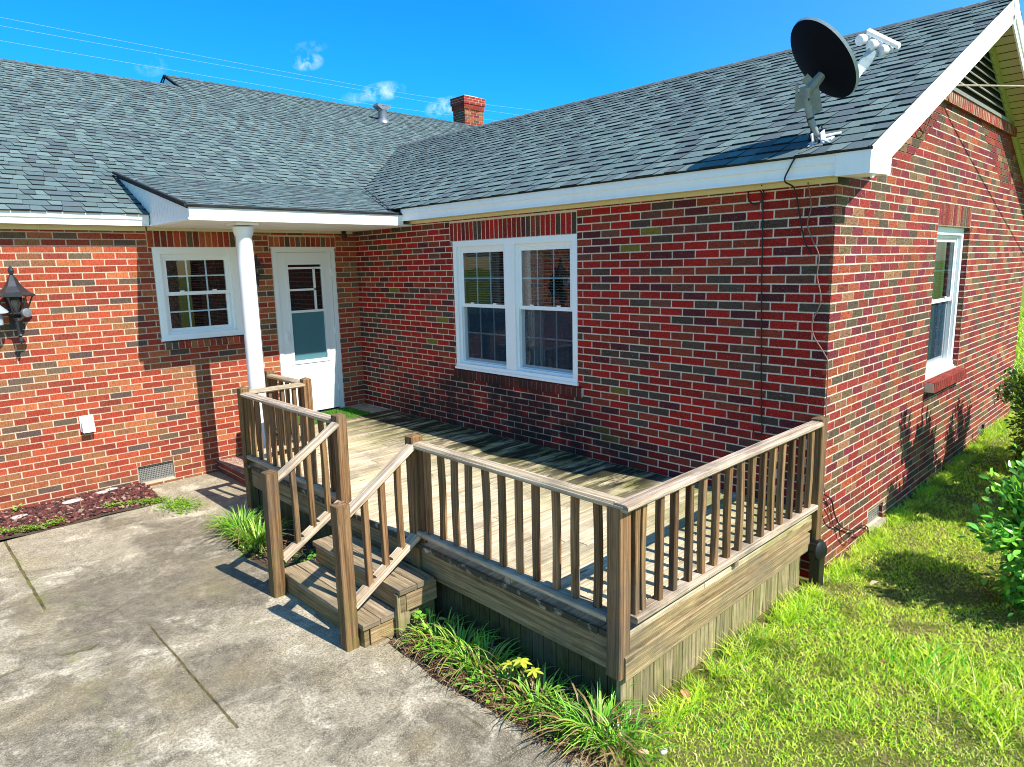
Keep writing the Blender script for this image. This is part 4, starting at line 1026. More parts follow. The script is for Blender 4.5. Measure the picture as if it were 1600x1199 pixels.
# ------------------------------------------------------------ wall-mounted things
def lantern(name, c, s_, label, cat='wall lamp', sensor=False):
    root = tag(empty(name, c), label, cat); c = V(c)
    b_ = MB(); b_.obox(c+V((0, .0, -.10*s_)), V((.05*s_, 0, 0)), V((0, .012, 0)), V((0, 0, .16*s_)))
    b_.tube([c+V((0, 0, -.13*s_)), c+V((0, -.07*s_, -.17*s_)), c+V((0, -.14*s_, -.14*s_)), c+V((0, -.14*s_, -.10*s_))], .012*s_, 8); b_.build('bracket', m_iron, root)
    h = c+V((0, -.14*s_, 0)); r = MB()
    prof = [(.015, .255), (.03, .235), (.045, .20), (.07, .15), (.12, .095), (.165, .07), (.165, .055)]
    n = 6
    r.lathe(h, [(q[0]*s_, q[1]*s_) for q in prof[::-1]], n); r.lathe(h+V((0, 0, .25*s_)), [(.012*s_, 0), (.02*s_, .02*s_), (.026*s_, .045*s_), (.02*s_, .07*s_), (.006*s_, .085*s_)], 10)
    r.build('lamp_roof', m_iron, root)
    cg = MB()
    for i in range(n):
        a = 2*math.pi*i/n; d1 = V((math.cos(a), math.sin(a), 0)); cg.tube([h+d1*.14*s_+V((0, 0, .056*s_)), h+d1*.075*s_+V((0, 0, -.10*s_))], .0075*s_, 5)
    cg.lathe(h+V((0, 0, -.125*s_)), [(.045*s_, 0), (.085*s_, .02*s_), (.085*s_, .032*s_)], n); cg.build('cage', m_iron, root)
    bu = MB(); bu.lathe(h+V((0, 0, -.09*s_)), [(.02*s_, 0), (.022*s_, .03*s_), (.035*s_, .06*s_), (.04*s_, .085*s_), (.03*s_, .115*s_), (.01*s_, .125*s_)], 12); bu.build('bulb', m_lens, root, smooth=True)
    t = MB(); t.lathe(h+V((0, 0, -.40*s_)), [(.005*s_, 0), (.02*s_, .035*s_), (.012*s_, .07*s_), (.026*s_, .085*s_), (.018*s_, .10*s_), (.032*s_, .22*s_), (.045*s_, .25*s_), (.03*s_, .275*s_)][:], 10)
    t.build('finial', m_iron, root)
    return root, h
lr, h = lantern('wall_lantern', (-3.80, -.012, 1.60), 1.0, 'large black carriage lantern with a motion sensor on the sunlit brick wall')
ms = MB(); q = h+V((.05, -.12, -.10)); ms.tube([h+V((.0, -.03, -.17)), h+V((.03, -.09, -.14)), q], .012, 8); ms.lathe(q, [(.03, -.03), (.042, -.01), (.042, .03), (.03, .035)], 16, axis=(.3, -.9, .1)); ms.build('motion_sensor', m_sens, lr, smooth=True)
fl = MB(); fc_ = h+V((-.17, -.08, -.06)); fl.lathe(fc_, [(.02, .06), (.09, .0), (.10, -.01)], 18, axis=(.1, -.2, 1)); fl.lathe(fc_+V((0, 0, -.14)), [(.045, 0), (.05, .07), (.04, .14)], 16); fl.build('flood_head', m_dishf, lr, smooth=True)
lantern('wall_lantern', (-1.405, -.012, 1.86), .52, 'small black wall lantern between the porch column and the storm door')
sc_ = MB(); p_ = V((-.215, -.09, 2.323)); sc_.lathe(p_-V((0, 0, .03)), [(.02, .0), (.03, .005), (.03, .03)], 14); sc_.lathe(p_-V((0, .0, .055)), [(.012, -.04), (.03, -.03), (.034, 0), (.03, .04), (.01, .045)], 14, axis=(-.3, -1, -.2))
tag(sc_.build('security_camera', m_blackp, loc=(-.215, -.09, 2.28), smooth=True), 'small black camera under the porch ceiling near the inner corner', 'camera')
dv = MB(); F = FA; a, b = 3.262, 3.388
fbox(dv, F, a, b, .235, .40, 0, .012); 
P = [F.p(a+.008, .385, .012), F.p(b-.008, .385, .012), F.p(b-.008, .345, .05), F.p(a+.008, .345, .05), F.p(a+.008, .232, .085), F.p(b-.008, .232, .085), F.p(a+.008, .232, .012), F.p(b-.008, .232, .012)]
for f_ in ((0, 1, 2, 3), (3, 2, 5, 4), (0, 3, 4, 6), (1, 7, 5, 2)): dv.face([P[k] for k in f_])
for k in range(3): fbox(dv, F, a+.016, b-.016, .245+k*.035, .25+k*.035, .03, .07-k*.008)
tag(dv.build('dryer_vent', m_white, loc=(-3.325, 0, .31)), 'small white hooded dryer vent low on the sunlit brick wall', 'vent')

# cables on the wing wall
def cable(name, pts, r, mat, label, cat='cable', group=None):
    # smooth Catmull-Rom through the points
    P = [V(p) for p in pts]; out = []
    for i in range(len(P)-1):
        p0, p1, p2, p3 = P[max(i-1, 0)], P[i], P[i+1], P[min(i+2, len(P)-1)]
        for k in range(5):
            t = k/5; out.append(.5*((2*p1)+(-p0+p2)*t+(2*p0-5*p1+4*p2-p3)*t*t+(-p0+3*p1-3*p2+p3)*t**3))
    out.append(P[-1]); mb = MB(); mb.tube(out, r, 6); return tag(mb.build(name, mat, loc=P[0]), label, cat, group)
ring = [(-.02-.004*math.sin(a), -5.61+.062*math.cos(a), 2.31+.065*math.sin(a)) for a in [math.pi*.5+i*math.pi/5 for i in range(10)]]
cable('wall_cable', [(-.03, -5.655, 2.378), (-.022, -5.66, 2.36)]+ring+[(-.022, -5.65, 2.33), (-.018, -5.668, 2.2), (-.016, -5.68, 1.7), (-.018, -5.70, 1.2), (-.016, -5.72, .7), (-.02, -5.735, .54), (-.02, -5.70, .50), (-.02, -5.67, .515), (-.02, -5.665, .56)], .0055, m_cable,
      'thin black cable hanging straight down the shaded brick wall from a coil under the eave')
cable('dish_cable', [(-.10, -6.0, 2.90), (-.05, -5.97, 2.80), (-.03, -6.0, 2.70), (-.02, -6.05, 2.62), (-.12, -6.02, 2.57), (-.19, -5.98, 2.53), (-.192, -5.93, 2.45), (-.19, -5.90, 2.37), (-.06, -5.91, 2.33), (-.02, -5.93, 2.2), (-.02, -5.96, 2.06), (-.018, -5.99, 1.95), (-.02, -6.04, 1.87), (-.022, -6.0, 1.93)],
      .0055, m_cable, 'black dish cable dropping over the white eave onto the brick near the corner')
cable('wall_cable', [(-.05, -6.0, 2.36), (-.022, -6.02, 2.2), (-.02, -6.0, 2.08), (-.018, -6.04, 1.97), (-.018, -6.09, 1.86), (-.016, -6.085, 1.72), (-.018, -6.12, 1.55), (-.018, -6.07, 1.40), (-.018, -6.085, 1.30), (-.02, -6.165, 1.18), (-.02, -6.195, 1.1), (-.012, -6.197, .8), (-.010, -6.197, .4), (.06, -6.2, .12), (.15, -6.2, .04), (.2, -6.205, -.05)], .0042, m_pcable,
      'tan cable wandering down beside the brick corner of the wing')
cable('ground_wire', [(.05, -6.2, .13), (.16, -6.21, .06), (.25, -6.2, -.06), (.33, -6.21, -.17), (.5, -6.2, -.27), (.7, -6.21, -.34), (.85, -6.2, -.35), (1.02, -6.2, -.41), (1.06, -6.2, -.52)], .0055, m_cable, 'black wire sagging across the sunlit brick to the low vent', group='wires running to the vent')
cable('ground_wire', [(.05, -6.2, .02), (.12, -6.21, -.06), (.2, -6.205, -.14), (.34, -6.21, -.20), (.42, -6.2, -.31), (.56, -6.21, -.40), (.66, -6.2, -.36), (.8, -6.2, -.42), (1.04, -6.2, -.43)], .005, plain_mat('red_wire', (.16, .03, .02), .6), 'dark red wire twisted below the black one beside the low vent', group='wires running to the vent')
cable('service_cable', [(2.05, -6.19, 3.275), (2.35, -6.34, 3.295), (3.09, -6.6, 3.354), (4.0, -6.905, 3.435), (5.3, -7.34, 3.55), (7.5, -8.08, 3.77), (11, -9.25, 4.15), (17, -11.3, 4.85), (27, -14.6, 6.0), (40, -19, 7.5)], .0075, m_drop, 'thick tan service cable leaving the gable to the right')
cable('gable_wire', [(1.5, -6.2, 2.90), (1.62, -6.215, 2.84), (1.75, -6.2, 2.88), (1.83, -6.215, 3.02), (1.98, -6.2, 3.12)], .005, m_cable, 'short dark wire hooked on the brick under the gable rake')
for k, (pts, nm) in enumerate((([(-8, 25, 11.7), (.46, 25, 11.46), (15.49, 25, 11.43), (22.6, 25, 11.6), (34, 25, 12.2)], 'topmost of the three thin power lines above the roof'),
                               ([(-8, 25, 11.35), (.43, 25, 11.16), (15.48, 25, 11.22), (22, 25, 11.26), (34, 25, 11.7)], 'middle one of the three thin power lines above the roof'),
                               ([(-8, 25, 10.8), (.36, 25, 10.62), (11.88, 25, 10.6), (15.42, 25, 10.55), (22.86, 25, 10.75), (34, 25, 11.2)], 'lowest of the three thin power lines above the roof'))):
    cable('power_line', pts, .003, m_wire, nm, 'power line', 'power lines behind the house')
# black drain box at the corner of deck and wall
db = MB(); 
db.lathe((-.085, -6.215, -.25), [(.06, -.055), (.072, -.03), (.072, .04), (.05, .055)], 14, axis=(-.2, -1, .1)); db.box((-.13, -6.26, -.54), (-.04, -6.19, -.27)); db.box((-.15, -6.235, -.31), (-.02, -6.19, -.19))
tag(db.build('drain_pipe', m_blackp, loc=(-.085, -6.21, GZ), smooth=True), 'black plastic drain pipe end where the deck meets the brick corner', 'pipe')

# ------------------------------------------------------------ satellite dish
dish = tag(empty('satellite_dish', (0.0, -6.04, 2.62)), 'dark backed satellite dish with three white heads on the wing roof', 'satellite dish')
C = V((.03, -6.03, 3.165)); vd = V((.897, .371, .241)).normalized(); rr = vd.cross(V((0, 0, 1))).normalized(); uu = rr.cross(vd)
n = (rr*.69+uu*.50+vd*.50).normalized(); bo = (rr*.58-uu*.81); bo = (bo-n*bo.dot(n)).normalized(); sd_ = n.cross(bo)
def dpt(r, a, off=0): 
    x, y_ = r*math.cos(a)*.298, r*math.sin(a)*.282
    return C+bo*x+sd_*y_+n*(-.062*(1-r*r)+off)
dm = MB(); NR, NA = 8, 48
for side, off, mi in ((0, 0, 1), (1, -.012, 0)):
    for i in range(NR):
        for j in range(NA):
            a0, a1 = 2*math.pi*j/NA, 2*math.pi*(j+1)/NA; r0, r1 = i/NR, (i+1)/NR
            P = [dpt(r0, a0, off), dpt(r1, a0, off), dpt(r1, a1, off), dpt(r0, a1, off)]
            if i == 0: P = [P[0], P[1], P[2]]
            dm.face(P, mi)
for j in range(NA):
    a0, a1 = 2*math.pi*j/NA, 2*math.pi*(j+1)/NA; dm.face([dpt(1.0, a0, -.012), dpt(1.0, a1, -.012), dpt(1.02, a1, .004), dpt(1.02, a0, .004)], 1); dm.face([dpt(1.0, a0, 0), dpt(1.02, a0, .004), dpt(1.02, a1, .004), dpt(1.0, a1, 0)], 1)
import bmesh
do = dm.build('reflector', [m_dishb, m_dishf], dish)
bm = bmesh.new(); bm.from_mesh(do.data); bmesh.ops.remove_doubles(bm, verts=bm.verts, dist=1e-5); bm.to_mesh(do.data); bm.free()
do.data.polygons.foreach_set('use_smooth', [True]*len(do.data.polygons)); do.data.set_sharp_from_angle(angle=R(40))
bk = MB(); bc = C+rr*(-.065)+uu*(-.185)-n*.07
bk.obox(bc+n*.01-uu*.01, rr*.034+n*.015, (uu*.072+rr*.012), (vd*.03), 0); bk.obox(bc+rr*.075-uu*.02, (rr*.03+uu*.012), (uu*.095-rr*.02), vd*.018); bk.obox(bc+rr*.035, rr*.055, uu*.045, vd*.025)
bk.obox(bc-rr*.045, rr*.009, uu*.09, vd*.03); bk.obox(bc+rr*.02+uu*.10, rr*.018+uu*.02, vd*.01, uu*.022-rr*.02); bk.obox(bc+rr*.085+uu*.085, rr*.014, vd*.012, uu*.02); bk.tube([bc+rr*.02+uu*.02, C+rr*.03+uu*(-.07)-n*.045], [.045, .03], 8); bk.build('mount_bracket', m_galv, dish)
for off in ((-.02, .05), (.06, .03), (.08, -.06), (-.01, -.07)): pass
ms = MB(); foot = V((.01, -6.04, 2.635))
mp = [foot+V((-.0, 0, 0)), foot+rr*(-.055)+uu*.12, foot+rr*(-.09)+uu*.235, foot+rr*(-.092)+uu*.31, foot+rr*(-.088)+uu*.345]
mp2 = []
for i in range(len(mp)-1):
    for k in range(4): mp2.append(mp[i].lerp(mp[i+1], k/4))
for _ in range(2): mp2 = [mp2[0]]+[(mp2[i-1]+mp2[i]*2+mp2[i+1])/4 for i in range(1, len(mp2)-1)]+[mp2[-1]]
mp2.append(mp[-1]); ms.tube(mp2, .022, 14); ms.build('mast', m_galv, dish, smooth=True)
cl_ = MB(); cl_.tube([mp2[5]-(mp2[5]-mp2[4])*.2, mp2[5]+(mp2[6]-mp2[5])*.2], .025, 14); cl_.build('mast_clamp', m_blackp, dish)
ft = MB(); nw = V((-RS, 0, 1)).normalized(); sw = V((1, 0, RS)).normalized(); yy = V((0, 1, 0)); fp = V((.0, -6.04, wz(0)+.012))
ft.obox(fp, sw*.07, yy*.05, nw*.003); ft.obox(fp+nw*.035-yy*.03, sw*.035, yy*.004, nw*.035); ft.obox(fp+nw*.035+yy*.03, sw*.035, yy*.004, nw*.035)
ft.tube([fp+nw*.03+sw*.02, fp+sw*.13-yy*.10+nw*.004], .009, 6); ft.tube([fp+nw*.03, fp-sw*.05-yy*.09+nw*.004], .009, 6); ft.obox(fp+sw*.05-yy*.05, sw*.03, yy*.025, nw*.004); ft.build('foot_plate', m_lnb, dish)
LC = C+rr*.285+uu*.045+vd*.10
am = MB(); a0 = C+bo*.24+n*.03; e = LC-uu*.05+n*.02
d_ = (e-a0).normalized(); s2 = d_.cross(vd).normalized()
am.beam(a0, a0.lerp(e, .5), .035, .03, upv=vd); am.beam(a0.lerp(e, .45), e, .075, .04, upv=vd, ch=.008); am.obox(a0.lerp(e, .42), d_*.035, s2*.03, vd*.024, 1); am.build('feed_arm', [m_dishf, m_lnb], dish)
ld = (rr*.83-uu*.50+vd*.1).normalized()
lb = MB(); lb.obox(LC+rr*.065+uu*.035+vd*.03+ld*.01, ld*.115, n*.012, uu*.012); lb.build('lnb_bar', m_lnb, dish)
for k in (-1, 0, 1):
    c_ = LC+ld*.078*k; l = MB(); fd = (C-c_).normalized(); fd = (fd*.6-vd*.5-rr*.2).normalized()
    l.lathe(c_, [(.016, -.08), (.016, -.05), (.028, -.035), (.034, -.02), (.036, .0), (.034, .012), (.0, .014)], 18, axis=fd); l.build('lnb', m_lnb, dish, smooth=True)
cable('dish_loop', [bc-uu*.08+rr*.02, bc-uu*.16+rr*.05, bc-uu*.22+rr*.06, bc-uu*.30+rr*.045, foot+rr*.0+uu*.10, foot+rr*.02+uu*.02], .005, m_cable, 'black cable loop hanging behind the satellite dish mast')

# ------------------------------------------------------------ lawn grass
def grass_blades(n, xr, yr, dens_fn, hmin, hmax, wd, seed, straw=False):
    r = np.random.default_rng(seed); x = r.uniform(*xr, n); y = r.uniform(*yr, n); k = r.random(n) < dens_fn(x, y); x, y = x[k], y[k]; n = len(x)
    z = GZ+.028*np.clip(x, 0, 5)-.004
    # clumps and thin patches
    f = np.sin(x*5.1+np.sin(y*3.7)*1.6)*np.cos(y*4.3+np.sin(x*2.9)*1.4); f2 = np.sin(x*11.3+1.7*np.sin(y*7.1))*np.sin(y*9.7+x*2.2)
    f3 = np.sin(x*1.7+.9)*np.cos(y*2.3+x)
    t = f*.5+f2*.35+f3*.4
    h = r.uniform(hmin, hmax, n)*(1+.5*t); a = r.uniform(0, 2*np.pi, n); ca, sa = np.cos(a), np.sin(a); w_ = wd*r.uniform(.7, 1.3, n)
    ln = h*r.uniform(.4, 1.6, n); b = r.uniform(0, 2*np.pi, n); lx, ly = np.cos(b)*ln, np.sin(b)*ln
    v = np.zeros((n, 5, 3)); 
    v[:, 0] = np.stack([x-ca*w_, y-sa*w_, z], 1); v[:, 1] = np.stack([x+ca*w_, y+sa*w_, z], 1)
    v[:, 2] = np.stack([x+ca*w_*.8+lx*.35, y+sa*w_*.8+ly*.35, z+h*.6], 1); v[:, 3] = np.stack([x-ca*w_*.8+lx*.35, y-sa*w_*.8+ly*.35, z+h*.6], 1)
    v[:, 4] = np.stack([x+lx, y+ly, z+h*.95], 1)
    base = np.arange(n)*5
    tri = np.concatenate([np.stack([base, base+1, base+2], 1), np.stack([base, base+2, base+3], 1), np.stack([base+3, base+2, base+4], 1)])
    g1 = np.array([.42, .66, .035]); g2 = np.array([.86, .95, .11]); g3 = np.array([.85, .74, .36]); g4 = np.array([.13, .48, .03]); u = r.random(n)[:, None]
    c = g1+(g2-g1)*u; dry = (r.random(n) < .12+.45*np.clip(-t-.1, 0, 1)); c[dry] = g3*r.uniform(.6, 1.1, (dry.sum(), 1)); lush = (r.random(n) < .25*np.clip(t+.2, 0, 1)+.06) & ~dry; c[lush] = g4
    if straw: c = np.array([[.74, .62, .34]])*r.uniform(.45, 1.15, (n, 1))
    else: c = c*r.uniform(.7, 1.15, (n, 1))*np.where(f2*f3 > .18, .62, 1.0)[:, None]
    return v.reshape(-1, 3), tri, np.tile(c, (3, 1))
def lawn_ok(x, y):
    ok = (y < -6.2) | (x > W+.05); ok &= ~((x < -2.55-.02)); ok &= ~((y > -6.24) & (x < W))
    d = np.hypot(x+4.88, y+8.05); return np.where(ok, np.clip((5.2/d)**1.4, .1, 1), 0)
vs, fs, cs = grass_blades(280000, (-2.66, 7.0), (-9.4, -6.2), lawn_ok, .014, .033, .0031, 3)
v2, f2_, c2 = grass_blades(60000, (6.6, 30), (-10, -1), lambda x, y: np.ones_like(x)*.8, .05, .10, .012, 4)
# taller tufts along the skirt, wall foot and in the loose weeds
r5 = np.random.default_rng(5); v3, f3_, c3 = grass_blades(9000, (-2.6, 6.5), (-6.34, -6.2), lambda x, y: (np.sin(x*9)+np.sin(x*23)+.6 > 0)*1.0, .05, .10, .003, 6)
v4, f4_, c4 = grass_blades(5200, (-1.2, .6), (-8.4, -7.0), lambda x, y: np.clip(1.2-np.hypot((x+.75)/.45, (y+7.55)/.55), 0, 1), .06, .13, .004, 8)
def thatch(x, y): return lawn_ok(x, y)*np.clip(.35+1.3*(np.sin(x*3.3+2*np.sin(y*2.1))*np.cos(y*4.1+x*1.7)-.2), .12, 1)
v5, f5_, c5 = grass_blades(52000, (-2.66, 5.5), (-9.0, -6.2), thatch, .006, .022, .0028, 12, straw=True)
parts = [(vs, fs, cs), (v2, f2_, c2), (v3, f3_, c3), (v4, f4_, c4), (v5, f5_, c5)]; off = 0; VV = []; FF = []; CC = []
for a_, b_, c_ in parts: VV.append(a_); FF.append(b_+off); CC.append(c_); off += len(a_)
lawn = np_mesh('grass', np.concatenate(VV), np.concatenate(FF), np.concatenate(CC), m_grass)
tag(lawn, 'bright yellow-green lawn grass with dry bits beside the deck and gable wall', 'grass', kind='stuff')

# ------------------------------------------------------------ plants
def strap_clump(c, nl, ln, seed, label, spread=.14, dry=.12, lush=1.0, group='strappy clumps along the deck'):
    r = random.Random(seed); mb = MB(); dr_ = MB(); c = V(c)
    for i in range(nl):
        a = r.uniform(0, 2*math.pi); b0 = c+V((math.cos(a), math.sin(a), 0))*r.uniform(0, spread); b0.z = c.z-.01
        L_ = ln*r.uniform(.55, 1.15); az = a+r.uniform(-.6, .6); out = r.uniform(.25, 1.0); isd = r.random() < dry
        if isd: out = r.uniform(.9, 1.3)
        w_ = r.uniform(.0045, .0085); d = V((math.cos(az), math.sin(az), 0)); s_ = V((-d.y, d.x, 0)); k = r.uniform(.6, 1.3)
        col = (.17*k, .42*k*lush, .035*k) if r.random() < .6 else (.36*k, .54*k, .07*k)
        if isd: col = (.34*k, .23*k, .11*k)
        prv = None; N_ = 6
        for j in range(N_+1):
            t = j/N_; p = b0+d*(L_*out*t*t*.75+L_*.12*t)+V((0, 0, L_*(t*(1.05-.5*out*t*t-.12*t)))); p.z = max(p.z, c.z+.004+.003*r.random())
            ww = w_*(1-.85*t**2); cur = (p-s_*ww, p+s_*ww, p+V((0, 0, -.0015)))
            if prv: mb.face([prv[0], prv[2], cur[2], cur[0]], 0, col); mb.face([prv[2], prv[1], cur[1], cur[2]], 0, col)
            prv = cur
    o = mb.build('strap_leaf_plant', m_strap, loc=c); return tag(o, label, 'plant', group)
clz = -.52
names_ = ['bright strappy green clump nearest the foot of the steps', 'long leaved strappy clump second along from the steps', 'strappy clump just before the heart-leaved creeper', 'strappy clump just behind the heart-leaved creeper',
          'reddish tipped strappy clump under the pale yellow seedling', 'low strappy clump between the yellow seedling and the deck corner clump', 'tall dark green strappy clump at the outer corner of the deck', 'strappy clump spilling onto the lawn edge below the deck corner']
for i, (x, y, nl, ln) in enumerate(((-2.53, -4.84, 120, .21), (-2.50, -5.06, 140, .25), (-2.54, -5.27, 130, .25), (-2.52, -5.50, 90, .19), (-2.54, -5.74, 130, .23), (-2.52, -5.93, 110, .20), (-2.50, -6.14, 170, .30), (-2.48, -6.30, 110, .24))):
    strap_clump((x, y, clz), nl, ln, 100+i, names_[i], dry=.28)
strap_clump((-2.66, -2.15, clz), 170, .34, 120, 'tall strappy green clump left of the steps below the deck rail', dry=.12); strap_clump((-2.66, -2.50, clz), 190, .31, 121, 'strappy clump by the near stair post', dry=.15)
strap_clump((-2.66, -1.88, clz), 60, .2, 122, 'small strappy clump by the deck corner nearest the brick step', dry=.15)

def leaf_faces(mb, p, d, nrm, ln, wd, col, fold=.25, shape='oval', mi=0):
    d = d.normalized(); s_ = d.cross(nrm).normalized(); nn = s_.cross(d)
    if shape == 'oval': prof = [(.0, .02), (.22, .36), (.5, .5), (.78, .34), (1, .0)]
    else: prof = [(.0, .02), (-.08, .3), (.15, .52), (.5, .38), (1, 0)]
    c = [p+d*ln*t-nn*(ln*.10*t*t) for t, _ in prof]
    Lf = [c[i]+s_*wd*w_+nn*wd*w_*fold for i, (t, w_) in enumerate(prof)]; Rt = [c[i]-s_*wd*w_+nn*wd*w_*fold for i, (t, w_) in enumerate(prof)]
    for i in range(len(prof)-1):
        mb.face([c[i], c[i+1], Lf[i+1], Lf[i]][::-1], mi, col); mb.face([c[i], Rt[i], Rt[i+1], c[i+1]][::-1], mi, col)
def small_plant(name, c, n_, size, col, seed, label, spread=.08, height=.08, shape='oval', group=None, cat='plant', low=0):
    r = random.Random(seed); mb = MB(); c = V(c)
    for i in range(n_):
        a = r.uniform(0, 6.28); q = c+V((math.cos(a), math.sin(a), 0))*r.uniform(0, spread); q.z = c.z+r.uniform(low, height)
        d = V((math.cos(a+r.uniform(-.8, .8)), math.sin(a+r.uniform(-.8, .8)), r.uniform(-.1, .5))); k = r.uniform(.7, 1.25)
        mb.tube([V((c.x+(q.x-c.x)*.3, c.y+(q.y-c.y)*.3, c.z-.01)), q], .0012, 4, 1)
        leaf_faces(mb, q, d, V((r.uniform(-.3, .3), r.uniform(-.3, .3), 1)), size*r.uniform(.7, 1.2), size*r.uniform(.5, .75), tuple(x*k for x in col), shape=shape)
    return tag(mb.build(name, [m_leaf, m_stem], loc=c), label, cat, group)
# yellow palmate seedling and heart-leaved creeper
yp = MB(); r = random.Random(5)
for (ox, oy, oz) in ((0, 0, .20), (-.05, .05, .19), (.02, -.07, .17), (-.04, -.03, .24), (.05, .04, .16)):
    q = V((-2.50+ox, -5.60+oy, clz+oz)); yp.tube([(-2.49, -5.60, clz), q], .002, 4, 1)
    for k in range(6):
        a = k*math.pi/3+r.uniform(-.1, .1); leaf_faces(yp, q, V((math.cos(a), math.sin(a), -.1)), V((0, 0, 1)), .058, .022, (.52, .56, .06))
tag(yp.build('seedling', [m_leaf, m_stem], loc=(-2.49, -5.6, clz)), 'pale yellow-green seedling with star-shaped leaves against the dark skirt boards', 'plant')
small_plant('creeper', (-2.68, -5.38, PZ+.006), 12, .045, (.22, .50, .06), 11, 'small heart-leaved creeper reaching onto the concrete edge', spread=.12, height=.05, shape='heart')
small_plant('leafy_weed', (-2.50, -4.72, clz), 46, .05, (.20, .46, .05), 12, 'leafy light green weed climbing beside the step support', spread=.10, height=.20, shape='heart')
small_plant('leafy_weed', (-2.56, -3.2, clz), 80, .045, (.12, .36, .04), 13, 'dark green weed filling the gap behind the lower stair rail', spread=.20, height=.10)
small_plant('leafy_weed', (-2.72, -2.62, clz), 60, .035, (.22, .42, .05), 14, 'low weed creeping under the strappy plants by the stair post', spread=.14, height=.07)
small_plant('leafy_weed', (-4.02, -.10, -.44), 26, .035, (.22, .5, .06), 15, 'small bright weed growing against the brick below the lantern', spread=.05, height=.07)
small_plant('leafy_weed', (-2.60, -4.92, clz), 46, .038, (.26, .52, .05), 31, 'broad leaved green weed at the concrete edge just past the bottom step', spread=.10, height=.07, shape='heart')
small_plant('leafy_weed', (-2.63, -5.16, clz), 40, .034, (.30, .54, .06), 32, 'broad leaved weed in front of the second and third strappy clumps', spread=.09, height=.06, shape='heart')
small_plant('leafy_weed', (-2.64, -5.62, clz), 50, .036, (.34, .56, .06), 33, 'light green weed at the concrete edge in front of the yellow seedling', spread=.11, height=.07)
small_plant('leafy_weed', (-2.62, -6.0, clz), 44, .034, (.24, .46, .05), 34, 'low green weed at the concrete edge near the deck corner', spread=.10, height=.06)
# litter under the clumps
lt_ = MB(); r = random.Random(77)
for i in range(2300):
    y = r.uniform(-6.35, -4.65); x = -2.66+abs(r.gauss(0, .09))-.10*r.random(); 
    if i > 1700: y = r.uniform(-3.2, -1.8); x = -2.62+r.uniform(-.16, .25)
    a = r.uniform(0, 6.28); L_ = r.uniform(.02, .10); w_ = r.uniform(.001, .003); zz = PZ+r.uniform(.002, .02) if x < -2.6 else clz+r.uniform(.0, .06)
    k = r.uniform(.5, 1.2); col = (.22*k, .11*k, .055*k) if r.random() < .6 else (.36*k, .27*k, .15*k); d = V((math.cos(a), math.sin(a), r.uniform(-.15, .25))); s2 = V((-d.y, d.x, 0))*w_
    p0 = V((x, y, zz)); p1 = p0+d*L_*.5+V((0, 0, .008)); p2 = p0+d*L_
    p1.z = max(p1.z, PZ+.002 if p1.x < -2.6 else clz); p2.z = max(p2.z, PZ+.002 if p2.x < -2.6 else clz)
    lt_.face([p0-s2, p0+s2, p1+s2, p1-s2], 0, col); lt_.face([p1-s2, p1+s2, p2], 0, col)
tag(lt_.build('dead_leaf_litter', m_dry, loc=(-2.6, -5.5, PZ)), 'brown dead leaf litter under the strappy plants by the deck', 'leaf litter', kind='stuff')
# dark soil strips beneath the plant edges
so_ = MB(); so_.face([(-2.82, -3.3, -.522), (-2.2, -3.3, -.522), (-2.2, -1.55, -.522), (-2.6, -1.55, -.522), (-2.86, -2.2, -.522)]); so_.face([(-2.8, -6.4, -.5215), (-2.2, -6.3, -.5215), (-2.2, -4.5, -.5215), (-2.75, -4.5, -.5215)])
mm = Mat('dark_soil'); mm.set(mm.mix(mm.noise(mm.pos(), 40, 4, .7), (.03, .02, .012), (.11, .075, .045)), .95); mm.bump(mm.noise(mm.pos(), 60, 3), .02)
so_.build('soil', mm.m, loc=(-2.5, -4, -.522))['kind'] = 'structure'
# mulch bed
bed = MB(); bp = [(-7, -.76), (-4.22, -.71), (-3.6, -.69), (-2.89, -.65), (-2.86, -.3), (-2.85, -.004), (-7, -.004)]
def bedz(x, y): return -.50+.055*(y+.8)/.8+.010*math.sin(x*7)*math.cos(y*9)
NX, NY = 60, 8
for i in range(NX):
    for j in range(NY):
        x0 = -7+(4.14)*i/NX; x1 = -7+4.14*(i+1)/NX; y0 = -.71+.706*j/NY; y1 = -.71+.706*(j+1)/NY
        bed.face([(x0, y0, bedz(x0, y0)), (x1, y0, bedz(x1, y0)), (x1, y1, bedz(x1, y1)), (x0, y1, bedz(x0, y1))])
bed.build('planting_bed', mm.m, loc=(-4, -.4, -.5))['kind'] = 'structure'
mu = MB(); r = random.Random(3)
for i in range(7600):
    x = r.uniform(-6.3, -2.88); y = r.uniform(-.66, -.01)
    if y < -.52 and r.random() < .5: continue
    z_ = bedz(x, y)+r.uniform(0, .022); a, b_ = r.uniform(0, 6.28), r.uniform(-.5, .5); ln, wd_, th2 = r.uniform(.014, .036), r.uniform(.009, .018), r.uniform(.003, .007)
    X = V((math.cos(a), math.sin(a), b_))*ln/1.3; Y = V((-math.sin(a), math.cos(a), r.uniform(-.4, .4)))*wd_/1.3; k = r.uniform(.45, 1.35)
    u_ = r.random(); col = (.15*k, .045*k, .04*k) if u_ < .62 else ((.07*k, .03*k, .03*k) if u_ < .86 else (.34*k, .24*k, .18*k))
    mu.obox(V((x, y, z_)), X, Y, X.cross(Y).normalized()*th2, 0, col)
tag(mu.build('mulch', m_mulch, loc=(-3.9, -.35, -.48)), 'dark red bark mulch in the bed along the brick wall', 'mulch', kind='stuff')
wv = MB(); r = random.Random(9)
